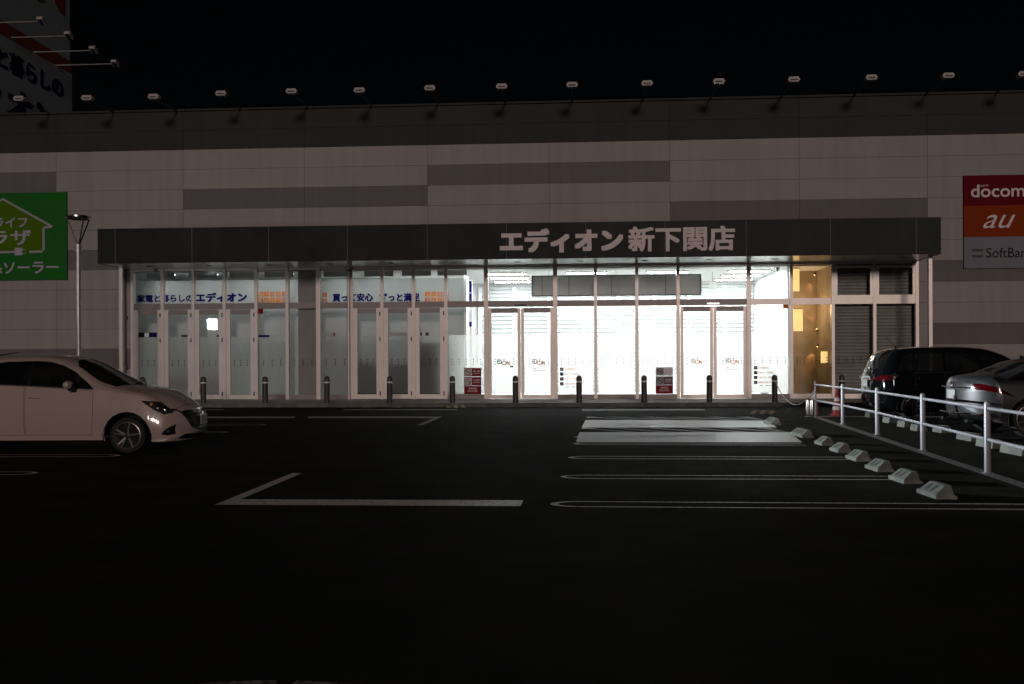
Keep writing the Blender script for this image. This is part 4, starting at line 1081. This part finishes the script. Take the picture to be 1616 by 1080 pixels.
def make_car(sp, name, label, cat, loc, rz):
    st = np.array(sp['st'], float); xs = st[:, 0]
    xx = np.unique(np.concatenate([np.linspace(xs[0], xs[-1], 110), xs]))
    P = [pchip(xs, st[:, k], xx) for k in range(1, 9)]
    zb, zbe, zr, zt, ws, wm, wb, wr = P
    rings = []; NS = 5
    for i in range(len(xx)):
        K = [(0, zb[i]), (ws[i] * .9, zb[i]), (ws[i], zb[i] + .06), (wm[i], zb[i] + (zbe[i] - zb[i]) * .52), (wb[i], zbe[i] - .02),
             ((wb[i] + wr[i]) / 2 + .015, (zbe[i] + zr[i]) / 2), (wr[i], zr[i]), (wr[i] * .62, zr[i] + (zt[i] - zr[i]) * .78), (0, zt[i])]
        KK = [(-K[1][0], K[1][1])] + K + [(-K[-2][0], K[-2][1])]
        r = []
        for s_ in range(len(K) - 1):
            p0, p1, p2, p3 = [np.array(q) for q in KK[s_:s_ + 4]]
            for t in np.linspace(0, 1, NS, endpoint=False):
                q = .5 * ((2 * p1) + (-p0 + p2) * t + (2 * p0 - 5 * p1 + 4 * p2 - p3) * t * t + (-p0 + 3 * p1 - 3 * p2 + p3) * t ** 3)
                r.append((max(q[0], 0), q[1]))
        r.append(K[-1]); r[0] = (0, r[0][1])
        rings.append(r)
    NR = len(rings[0])
    def shape(x, y, z):
        for end, sg, R, L in ((xs[-1], 1, sp['fr'], sp.get('fl', .75)), (xs[0], -1, sp['rr'], sp.get('rl', .5))):
            u = 1 - abs(x - end) / L
            if u > 0: x -= sg * R * (u * u * (3 - 2 * u)) * (min(abs(y) / .84, 1.05)) ** 2.4
        return (x, y, z)
    bm = bmesh.new(); G = []
    for i, x in enumerate(xx):
        full = [(-y, z) for y, z in rings[i]] + [(y, z) for y, z in rings[i][::-1][1:-1]]
        G.append([bm.verts.new(shape(x, y, z)) for y, z in full])
    N = len(G[0])
    for i in range(len(xx) - 1):
        for j in range(N): bm.faces.new((G[i][j], G[i + 1][j], G[i + 1][(j + 1) % N], G[i][(j + 1) % N]))
    for idx, sg in ((0, -1), (len(xx) - 1, 1)):
        i = idx; x = xx[i]; full = [(-y, z) for y, z in rings[i]] + [(y, z) for y, z in rings[i][::-1][1:-1]]
        zm = (zb[i] + zt[i]) / 2; prev = G[i]
        for s_ in (.85, .68, .5, .33, .16):
            cur = [bm.verts.new(shape(x + sg * .035 * (1 - s_ * s_), y * s_, zm + (z - zm) * s_)) for y, z in full]
            for j in range(N): bm.faces.new((prev[j], prev[(j + 1) % N], cur[(j + 1) % N], cur[j]))
            prev = cur
        bm.faces.new(prev)
    bmesh.ops.recalc_face_normals(bm, faces=bm.faces)
    ly = bm.faces.layers.int.new('feat'); feats = []
    def cut(kind, poly, pred):
        a, b = AX[kind]; us = [p[0] for p in poly]; vs = [p[1] for p in poly]
        bb = (min(us) - .02, max(us) + .02, min(vs) - .02, max(vs) + .02)
        def cand():
            out = []
            for f in bm.faces:
                fu = [v.co[a] for v in f.verts]; fv = [v.co[b] for v in f.verts]
                if max(fu) < bb[0] or min(fu) > bb[1] or max(fv) < bb[2] or min(fv) > bb[3]: continue
                if pred(f.calc_center_median(), f.normal): out.append(f)
            return out
        for i in range(len(poly)):
            p, q = poly[i], poly[(i + 1) % len(poly)]
            co = Vector((0, 0, 0)); co[a], co[b] = p; no = Vector((0, 0, 0)); no[a], no[b] = (q[1] - p[1]), -(q[0] - p[0])
            if no.length < 1e-6: continue
            fs = cand(); lo = min(p[0], q[0]) - .03, max(p[0], q[0]) + .03; lv = min(p[1], q[1]) - .03, max(p[1], q[1]) + .03
            fs = [f for f in fs if max(v.co[a] for v in f.verts) > lo[0] and min(v.co[a] for v in f.verts) < lo[1] and max(v.co[b] for v in f.verts) > lv[0] and min(v.co[b] for v in f.verts) < lv[1]]
            es = {e for f in fs for e in f.edges}; vv = {v for f in fs for v in f.verts}
            bmesh.ops.bisect_plane(bm, geom=list(vv) + list(es) + fs, plane_co=co, plane_no=no.normalized(), dist=1e-5)
        res = []
        for f in cand():
            c = f.calc_center_median()
            if inpoly((c[a], c[b]), poly): res.append(f)
        return res
    def preds(kind, side, extra=None):
        if kind == 'side': return lambda c, n: c.y * side > .3 and n.y * side > .02 and (not extra or extra(c))
        if kind == 'top': return lambda c, n: n.z > .1 and (not extra or extra(c))
        return lambda c, n: n.x * side > .15 and (not extra or extra(c))
    # wheel arches
    for wx_ in sp['wheels']:
        R = sp['arch']; poly = [(wx_ + R * math.cos(q * math.pi / 10), sp['wr'] + R * math.sin(q * math.pi / 10)) for q in range(-2, 13)] + [(wx_ - R, .02), (wx_ + R, .02)]
        poly = [(u, max(v, .02)) for u, v in poly]
        for sd_ in (-1, 1):
            fs = cut('side', poly, lambda c, n, sd_=sd_: c.y * sd_ > .45)
            bmesh.ops.delete(bm, geom=fs, context='FACES')
    root = empty(name, loc, label, cat, None, rz)
    fid = 1
    for (nm_, mt_, kind, poly, sides, seam) in sp['feats']:
        for sd_ in sides:
            pl = poly
            fs = cut(kind, pl, preds(kind, sd_))
            for f in fs:
                if f[ly] == 0: f[ly] = fid
            feats.append((fid, nm_, mt_)); fid += 1
            if seam:
                ins = inset(pl, seam)
                fs2 = cut(kind, ins, preds(kind, sd_))
                st_ = set(fs2)
                ids = fid; fid += 1; feats.append((ids, 'seam', 'trim'))
                for f in bm.faces:
                    if f[ly] == ids - 1 and f not in st_: f[ly] = ids
    feats.append((0, 'body', sp['paint']))
    objs = {}
    for ids, nm_, mt_ in feats:
        fs = [f for f in bm.faces if f[ly] == ids]
        if not fs: continue
        mp = {}; vs = []; fl = []
        for f in fs:
            t = []
            for v in f.verts:
                if v not in mp: mp[v] = len(vs); vs.append(tuple(v.co))
                t.append(mp[v])
            fl.append(tuple(t))
        me = bpy.data.meshes.new(nm_); me.from_pydata(vs, [], fl); me.materials.append(M[mt_])
        me.polygons.foreach_set('use_smooth', [True] * len(fl))
        o = bpy.data.objects.new(nm_, me); COL.objects.link(o); o.parent = root; objs.setdefault(nm_, []).append(o)
    bm.free()
    body = objs['body'][0]
    for o in objs.get('seam', []): o.parent = body
    # wheels
    hw = sp['hw']; r, rr = sp['wr'], sp['rim']
    for wx_ in sp['wheels']:
        for sd_ in (-1, 1):
            yc_ = sd_ * (hw - .115); we = empty('wheel', (wx_, yc_, r)); we.parent = root
            pr = [(rr, -.09), (rr + .015, -.1), (r - .03, -.1), (r - .008, -.085), (r, -.05), (r, .05), (r - .008, .085), (r - .03, .1), (rr + .015, .1), (rr, .09)]
            MB().lathe(pr, 40, 0, (0, 0, 0), 'y').build('tyre', 'rubber', we, smooth=True)
            pr = [(rr, -.088), (rr - .012, -.092), (rr - .02, -.08), (rr - .022, .085), (rr, .088)]
            MB().lathe(pr, 40, 0, (0, 0, 0), 'y').build('rim', 'alloy', we, smooth=True)
            yo = sd_ * .085
            MB().lathe([(0, yo * .5), (rr - .021, yo * .5)], 32, 0, (0, 0, 0), 'y').build('brake_disc', 'trim', we)
            n = sp['spokes']
            for k in range(n):
                a0 = 2 * math.pi * k / n + .3; sp_ = sp.get('split', .16)
                for q in (-sp_, sp_):
                    a1 = a0 + q
                    p0 = Vector((math.cos(a0 + q * .3) * .045, 0, math.sin(a0 + q * .3) * .045)); p1 = Vector((math.cos(a1) * (rr - .015), 0, math.sin(a1) * (rr - .015)))
                    tdir = (p1 - p0).normalized(); nn_ = Vector((-tdir.z, 0, tdir.x))
                    w0, w1 = .016, .012
                    vs = []
                    for yy_ in (yo, yo * .55):
                        vs += [(p0 + nn_ * w0) + Vector((0, yy_ * .82, 0)), (p0 - nn_ * w0) + Vector((0, yy_ * .82, 0)), (p1 - nn_ * w1) + Vector((0, yy_, 0)), (p1 + nn_ * w1) + Vector((0, yy_, 0))]
                    MB().add(vs, [(0, 1, 2, 3), (7, 6, 5, 4), (0, 4, 5, 1), (1, 5, 6, 2), (2, 6, 7, 3), (3, 7, 4, 0)]).build('spoke', 'alloy' if q < 0 or not sp.get('twotone') else 'alloydark', we)
            MB().lathe([(0, yo * .95), (.045, yo * .9), (.05, yo * .7)], 20, 0, (0, 0, 0), 'y').build('hub_cap', 'alloydark', we, smooth=True)
            R = sp['arch'] + .006; vs = []; fs = []; n = 18
            for k in range(n + 1):
                a = -.35 + (math.pi + .7) * k / n
                for yy_ in (sd_ * (hw - .012), sd_ * (hw - .34)): vs.append((wx_ + R * math.cos(a), yy_, r + R * math.sin(a)))
            fs = [(2 * k, 2 * k + 1, 2 * k + 3, 2 * k + 2) for k in range(n)]
            c0 = len(vs); vs.append((wx_, sd_ * (hw - .34), r)); fs += [(2 * k + 1, 2 * k + 3, c0) for k in range(n)]
            MB().add(vs, fs).build('arch_liner', 'trim', body)
    # cabin
    cx0, cx1, cz = sp['cabin']
    MB().box(cx0, cx1, -hw + .1, hw - .1, sp['floor'], sp['floor'] + .04).build('floor_pan', 'trim', body)
    for sx0 in sp['seats']:
        for yy_ in (-.36, .36):
            q = MB().prism([(-.25, .35), (.22, .35), (.22, .50), (-.08, .50), (-.26, cz - .06), (-.36, cz - .06)], lambda u, v, d: (sx0 + u, yy_ + d, v), -.22, .22).build('seat', 'seatfab', root, bevel=.03)
            MB().box(sx0 - .37, sx0 - .27, yy_ - .11, yy_ + .11, cz - .055, cz + .12).build('headrest', 'seatfab', q, bevel=.02)
    return root, body
def mirror(root, x, z, hw, paint):
    for sd_ in (-1, 1):
        mb = MB(); vs = []; fs = []; n, L = 12, 8
        for i in range(L + 1):
            t = math.pi * i / L
            for j in range(n):
                a = 2 * math.pi * j / n
                vs.append((x + .045 + .085 * math.sin(t) ** .6 * math.cos(a) * .8, sd_ * (hw + .12) - .115 * math.cos(t), z + .065 * math.sin(t) ** .6 * math.sin(a)))
        for i in range(L):
            for j in range(n): fs.append((i * n + j, i * n + (j + 1) % n, (i + 1) * n + (j + 1) % n, (i + 1) * n + j))
        e = mb.add(vs, fs).build('wing_mirror', paint, root, smooth=True)
        MB().prism([(-.03, -.1), (.06, -.1), (.07, -.02), (-.02, -.02)], lambda u, v, d: (x + .05 + u, sd_ * (hw - .06) + d * sd_, z + v), 0, .14).build('mirror_foot', 'trim', e)
def handle(root, x, z, y, paint='chrome', ln=.2):
    for sd_ in (-1, 1):
        MB().tube([(x, sd_ * (y - .01), z), (x + .02, sd_ * (y + .018), z + .004), (x + ln * .5, sd_ * (y + .026), z + .006), (x + ln - .02, sd_ * (y + .018), z + .002), (x + ln, sd_ * (y - .01), z)], [.006, .013, .014, .012, .006], 8).build('door_handle', paint, root, smooth=True)
def sym(half): return half + [(-a, b) for a, b in half[::-1] if abs(a) > 1e-6]
WSH = lambda pts: pts + [(a, -b) for a, b in pts[::-1] if abs(b) > 1e-6]

hatch = dict(paint='carwhite', hw=.85, wr=.285, rim=.215, arch=.375, spokes=5, split=.17, twotone=True, wheels=[0, -2.57], fr=.34, rr=.25, floor=.25,
    cabin=(-2.6, -.2, 1.05), seats=[-1.35, -2.15],
    st=[(-3.28, .36, .80, .90, .95, .62, .74, .70, .58), (-3.18, .28, .98, 1.08, 1.12, .74, .81, .77, .60), (-2.95, .22, 1.10, 1.34, 1.42, .78, .84, .80, .60),
        (-2.45, .19, 1.11, 1.455, 1.53, .79, .85, .81, .60), (-2.0, .19, 1.09, 1.49, 1.565, .79, .85, .81, .60), (-1.5, .19, 1.07, 1.495, 1.575, .79, .85, .81, .60),
        (-1.1, .19, 1.05, 1.435, 1.54, .79, .85, .81, .61), (-.85, .19, 1.03, 1.34, 1.455, .79, .85, .81, .635), (-.55, .19, 1.0, 1.16, 1.30, .79, .85, .81, .675),
        (-.25, .19, .96, 1.04, 1.15, .79, .85, .80, .70), (0, .19, .925, .99, 1.06, .79, .85, .80, .70), (.2, .19, .895, .955, 1.025, .79, .85, .79, .69), (.45, .18, .83, .89, .96, .79, .85, .78, .66),
        (.64, .17, .74, .79, .855, .79, .84, .78, .62), (.78, .17, .66, .70, .755, .78, .83, .78, .60), (.86, .19, .60, .64, .68, .76, .81, .77, .62), (.89, .24, .54, .57, .60, .70, .78, .74, .60)],
    feats=[
        ('side_window', 'carglass', 'side', [(-1.52, 1.085), (-1.51, 1.445), (-1.28, 1.43), (-1.08, 1.375), (-.88, 1.275), (-.70, 1.14), (-.585, 1.03)], (-1, 1), 0),
        ('side_window', 'carglass', 'side', [(-2.45, 1.13), (-2.32, 1.37), (-1.95, 1.43), (-1.58, 1.446), (-1.58, 1.09)], (-1, 1), 0),
        ('window_trim', 'trim', 'side', [(-2.60, 1.115), (-2.40, 1.40), (-1.95, 1.455), (-1.5, 1.465), (-1.27, 1.45), (-1.06, 1.39), (-.86, 1.29), (-.66, 1.13), (-.52, 1.01), (-.62, 1.01), (-1.55, 1.068)], (-1, 1), 0),
        ('windshield', 'carglass', 'top', WSH([(-.96, 0), (-.94, .42), (-.86, .58), (-.48, .665), (-.22, .655), (-.08, .38), (-.02, 0)]), (1,), 0),
        ('rear_window', 'carglass', 'top', WSH([(-3.10, 0), (-3.08, .45), (-2.86, .52), (-2.80, 0)]), (1,), 0),
        ('bonnet', 'carwhite', 'top', WSH([(.0, 0), (-.06, .35), (-.19, .62), (.12, .69), (.45, .665), (.66, .63), (.73, .45), (.78, .2), (.795, 0)]), (1,), .006),
        ('headlight', 'lens', 'side', [(.20, .835), (.44, .815), (.58, .765), (.70, .71), (.66, .63), (.56, .612), (.42, .68)], (-1, 1), 0),
        ('front_door', 'carwhite', 'side', [(-1.60, .295), (-1.60, 1.066), (-.62, 1.0), (-.53, .98), (-.53, .6), (-.56, .295)], (-1, 1), .006),
        ('rear_door', 'carwhite', 'side', [(-2.2, .295), (-2.30, .5), (-2.50, .72), (-2.60, 1.11), (-1.615, 1.068), (-1.615, .295)], (-1, 1), .006),
        ('fog_light_recess', 'trim', 'side', [(.52, .30), (.60, .39), (.715, .455), (.70, .38), (.71, .30), (.62, .28)], (-1, 1), 0),
        ('grille', 'trim', 'front', sym([(0, .675), (.45, .665), (.56, .64), (.50, .55), (.36, .40), (.22, .335), (0, .32)]), (1,), 0),
        ('lower_intake', 'trim', 'front', sym([(0, .27), (.50, .29), (.62, .225), (.5, .205), (0, .20)]), (1,), 0),
        ('side_sill', 'trim', 'side', [(-2.15, .16), (-2.15, .215), (-.38, .215), (-.38, .16)], (-1, 1), 0),
        ('tail_light', 'redlens', 'side', [(-3.3, .86), (-3.3, 1.0), (-3.0, 1.02), (-2.85, .95), (-3.05, .86)], (-1, 1), 0)])
ang = YAW
def car_loc(px, depth_near, hw, rz):      # world point of the axle origin for a car whose near flank is at that depth
    p = FW * depth_near + RT * ((px - 808) / FPX * depth_near)
    off = Vector((-math.sin(rz), math.cos(rz), 0)) * hw
    return (p.x + off.x, p.y + off.y, 0)
car, cb = make_car(hatch, 'hatchback', 'pearl white small hatchback parked at the left, nose to the right', 'car', car_loc(199, 15.5, .85, ang), ang)
mirror(car, -.90, 1.09, .85, 'carwhite'); handle(car, -1.56, .885, .842, 'carwhite'); handle(car, -2.5, .90, .842, 'carwhite')
def wing(mb, pts, r): return mb.tube(pts, r, 8)
gy = [(.965, 0, .31), (.945, -.22, .325), (.925, -.37, .395), (.88, -.50, .54), (.83, -.575, .635), (.78, -.64, .675), (.70, -.68, .70)]
MB().tube([(x - .055, y, z) for x, y, z in gy[::-1]] + [(x - .055, -y, z) for x, y, z in gy[1:]], [.006, .010, .012, .012, .012, .012, .014, .012, .012, .012, .012, .010, .006], 8).build('grille_surround', 'chrome', car, smooth=True)
for k in range(6):
    z = .38 + k * .047; w_ = .33 + k * .035; MB().tube([(0.93 - .34 * (abs(y) / .84) ** 2.4 + .006, y, z) for y in (-w_, -w_ / 2, 0, w_ / 2, w_)], .005, 6).build('grille_bar', 'trim', car)
MB().box(.945, .955, -.165, .165, .42, .585).build('licence_plate', 'plate', car, bevel=.003)
MB().lathe([(0, 0), (.05, .005), (.055, .0), (.04, -.01), (0, -.01)], 20).build('badge', 'chrome', car).matrix_basis = Matrix.Translation((.925, 0, .635)) @ Matrix.Rotation(math.radians(90), 4, 'Y')
for sd_ in (-1, 1):
    for (x, y, z, r, mt_) in ((.48, .765, .72, .05, 'chrome'), (.57, .715, .69, .042, 'chrome'), (.37, .79, .775, .025, 'orange')):
        MB().lathe([(0, 0), (r * .7, -.006), (r, .002), (r * .96, .012), (r * .5, .02), (0, .022)], 20, 0, (x, sd_ * (y + .004), z), 'y').build('headlamp_projector', mt_, car, smooth=True)
    MB().lathe([(0, 0), (.03, .0), (.03, .01), (0, .01)], 14, 0, (.63, sd_ * .80, .35), 'y').build('fog_lamp', 'chrome', car, smooth=True)
MB().tube([(-2.62, 0, 1.52), (-2.5, 0, 1.545), (-2.1, 0, 1.61)], [.02, .012, .006], 8).build('antenna', 'trim', car)
MB().tube([(-.02, -.50, 1.07), (-.12, -.15, 1.115), (-.10, .25, 1.12)], .009, 6).build('wiper_blade', 'trim', car)
MB().tube([(-.02, .05, 1.07), (-.14, .40, 1.10), (-.20, .52, 1.10)], .009, 6).build('wiper_blade', 'trim', car)
MB().box(-.36, -.08, -.55, .55, .86, 1.0).build('dashboard', 'trim', car, bevel=.03)
MB().box(-.74, -.70, -.10, .10, 1.30, 1.36).build('rearview_mirror', 'trim', car, bevel=.01)
st_ = MB(); n = 20
st_.tube([(-.62 + .04 * math.sin(2 * math.pi * k / n), -.36 + .17 * math.cos(2 * math.pi * k / n), .98 + .16 * math.sin(2 * math.pi * k / n)) for k in range(n + 1)], .014, 6); st_.build('steering_wheel', 'trim', car)

van = dict(paint='carblack', hw=.87, wr=.31, rim=.22, arch=.385, spokes=10, split=.0, wheels=[0, 2.78], fr=.3, rr=.16, floor=.3, cabin=(-.3, 2.5, 1.2), seats=[.5, 1.6],
    st=[(-.78, .42, .92, 1.00, 1.03, .66, .76, .72, .62), (-.70, .32, 1.06, 1.18, 1.22, .76, .84, .79, .66), (-.55, .26, 1.13, 1.42, 1.48, .80, .87, .82, .67), (-.38, .24, 1.14, 1.58, 1.64, .81, .87, .83, .67),
        (-.15, .22, 1.13, 1.64, 1.70, .81, .87, .83, .66), (.4, .2, 1.12, 1.67, 1.74, .81, .87, .83, .66), (1.0, .2, 1.11, 1.67, 1.75, .81, .87, .83, .66), (1.7, .2, 1.09, 1.62, 1.72, .81, .87, .83, .66),
        (2.2, .2, 1.07, 1.48, 1.60, .81, .87, .83, .67), (2.7, .2, 1.04, 1.20, 1.34, .81, .87, .82, .70), (3.0, .2, .99, 1.06, 1.15, .81, .87, .81, .70), (3.4, .2, .88, .94, 1.0, .80, .86, .80, .66), (3.62, .24, .72, .78, .84, .76, .82, .76, .6), (3.68, .3, .62, .66, .70, .7, .76, .7, .55)],
    feats=[
        ('side_window', 'carglass', 'side', [(-.36, 1.17), (-.22, 1.48), (-.05, 1.56), (.72, 1.60), (.72, 1.155)], (-1, 1), 0),
        ('side_window', 'carglass', 'side', [(.80, 1.155), (.80, 1.60), (1.5, 1.565), (1.58, 1.13)], (-1, 1), 0),
        ('side_window', 'carglass', 'side', [(1.66, 1.13), (1.60, 1.55), (1.95, 1.46), (2.35, 1.22), (2.45, 1.09)], (-1, 1), 0),
        ('rear_window', 'carglass', 'front', sym([(0, 1.20), (.64, 1.22), (.60, 1.56), (0, 1.60)]), (-1,), 0),
        ('windshield', 'carglass', 'top', WSH([(1.95, 0), (2.0, .55), (2.75, .66), (2.95, .3), (3.0, 0)]), (1,), 0),
        ('tail_light', 'redlens', 'side', [(-.80, .95), (-.70, 1.05), (-.50, 1.08), (-.30, 1.06), (-.38, 1.01), (-.52, .95), (-.66, .92)], (-1, 1), 0),
        ('rear_door', 'carblack', 'side', [(.40, .40), (.05, .78), (.05, 1.13), (.74, 1.13), (.74, .32), (.45, .32)], (-1, 1), .007),
        ('front_door', 'carblack', 'side', [(.78, .32), (.78, 1.13), (2.3, 1.06), (2.3, .32)], (-1, 1), .007),
        ('tailgate', 'carblack', 'front', sym([(0, .62), (.62, .64), (.68, .95), (.62, 1.19), (0, 1.17)]), (-1,), .008)])
car2, _ = make_car(van, 'people_carrier', 'black people carrier behind the guard rail, tail to the left', 'car', car_loc(1442, 23.1, .87, ang), ang)
handle(car2, .12, .98, .858, 'carblack'); handle(car2, .86, .97, .858, 'carblack'); mirror(car2, 2.25, 1.16, .87, 'carblack')
MB().tube([(-.05, 0, 1.70), (-.10, 0, 1.745)], .02, 8).build('antenna_base', 'trim', car2); MB().tube([(-.08, 0, 1.73), (-.34, 0, 1.98)], .006, 6).build('antenna', 'trim', car2)
MB().box(-.845, -.832, -.17, .17, .78, .95).build('licence_plate', 'plate', car2, bevel=.003)
MB().box(-.84, -.825, -.35, .35, 1.0, 1.03).build('chrome_strip', 'chrome', car2)
for sd_ in (-1, 1):
    for z, x0, x1 in ((1.055, -.56, -.32), (.975, -.60, -.40)):
        MB().prism([(x0, z - .02), (x1, z), (x1 - .02, z + .02), (x0, z + .022)], lambda u, v, d: (u, sd_ * (.845 + d), v), 0, .012).build('lamp_strip', 'chrome', car2)

sed = dict(paint='carsilver', hw=.89, wr=.33, rim=.255, arch=.395, spokes=10, split=.0, wheels=[0, 2.8], fr=.34, rr=.33, rl=.6, floor=.28, cabin=(.1, 2.2, 1.0), seats=[.6, 1.5],
    st=[(-1.02, .40, .86, .94, .99, .66, .78, .76, .64), (-.96, .32, .95, 1.04, 1.085, .76, .86, .83, .68), (-.80, .27, .985, 1.09, 1.125, .80, .88, .85, .70), (-.5, .24, .985, 1.11, 1.17, .82, .89, .85, .66),
        (-.2, .22, .98, 1.20, 1.28, .82, .89, .85, .62), (.15, .2, .97, 1.33, 1.41, .82, .89, .85, .60), (.6, .2, .96, 1.38, 1.47, .82, .89, .84, .59), (1.1, .2, .95, 1.37, 1.465, .82, .89, .84, .59), (1.7, .2, .93, 1.24, 1.35, .82, .89, .84, .62),
        (2.2, .2, .90, 1.0, 1.10, .82, .89, .83, .68), (2.7, .2, .84, .91, .97, .82, .89, .82, .68), (3.3, .22, .70, .76, .82, .80, .86, .79, .62), (3.5, .28, .60, .64, .68, .72, .80, .72, .56)],
    feats=[
        ('side_window', 'carglass', 'side', [(-.40, 1.04), (-.12, 1.17), (.20, 1.28), (.55, 1.34), (1.05, 1.345), (1.05, 1.0)], (-1, 1), 0),
        ('side_window', 'carglass', 'side', [(1.12, 1.0), (1.12, 1.33), (1.5, 1.27), (1.95, 1.06), (2.1, .95)], (-1, 1), 0),
        ('rear_window', 'carglass', 'top', WSH([(-.52, 0), (-.48, .56), (.02, .54), (.22, .50), (.26, 0)]), (1,), 0),
        ('windshield', 'carglass', 'top', WSH([(1.35, 0), (1.45, .5), (2.1, .6), (2.3, 0)]), (1,), 0),
        ('boot_lid', 'carsilver', 'top', WSH([(-1.1, 0), (-1.05, .45), (-.8, .62), (-.52, .60), (-.52, 0)]), (1,), .006),
        ('tail_light', 'redlens', 'side', [(-1.1, .90), (-1.08, .985), (-.82, .975), (-.62, .92), (-.42, .82), (-.25, .72), (-.52, .80), (-.78, .85)], (-1, 1), 0),
        ('rear_door', 'carsilver', 'side', [(.42, .32), (.30, .6), (.12, .80), (.05, .98), (1.08, .97), (1.08, .32)], (-1, 1), .006),
        ('front_door', 'carsilver', 'side', [(1.1, .32), (1.1, .97), (2.2, .88), (2.2, .32)], (-1, 1), .006),
        ('rear_diffuser', 'trim', 'front', sym([(0, .20), (.72, .22), (.80, .34), (.6, .40), (0, .37)]), (-1,), 0)])
car3, _ = make_car(sed, 'saloon_car', 'silver saloon at the right edge with red tail lamp lit by the store', 'car', car_loc(1627, 18.0, .89, ang), ang)
handle(car3, .35, .87, .88, 'carsilver'); handle(car3, 1.3, .86, .88, 'carsilver'); mirror(car3, 2.0, 1.0, .89, 'carsilver')
MB().box(-1.07, -1.055, -.17, .17, .66, .85).build('licence_plate', 'plate', car3, bevel=.003)
MB().prism([(0, 0), (.16, 0), (.03, .07), (0, .06)], lambda u, v, d: (.25 + u, d, 1.43 + v), -.012, .012).build('fin_antenna', 'trim', car3)
MB().tube([(-1.05, -.5, .425), (-1.09, 0, .415), (-1.05, .5, .425)], .014, 8).build('chrome_strip', 'chrome', car3)
MB().tube([(-1.02, -.5, .90), (-1.065, 0, .90), (-1.02, .5, .90)], .014, 8).build('chrome_strip', 'chrome', car3)
for sd_ in (-1, 1):
    MB().prism([(-.90, .42), (-.78, .44), (-.68, .37), (-.86, .38)], lambda u, v, d: (u, sd_ * (.70 + d), v), 0, .10).build('rear_reflector', 'redlens', car3)
    MB().lathe([(0, 0), (.05, 0), (.055, .06), (.0, .06)], 14, 0, (-.99, sd_ * .5, .25)).build('exhaust_tip', 'chrome', car3)
MB().lathe([(0, 0), (.05, .005), (.05, -.01), (0, -.01)], 20).build('badge', 'chrome', car3).matrix_basis = Matrix.Translation((-1.05, 0, .95)) @ Matrix.Rotation(math.radians(-90), 4, 'Y')
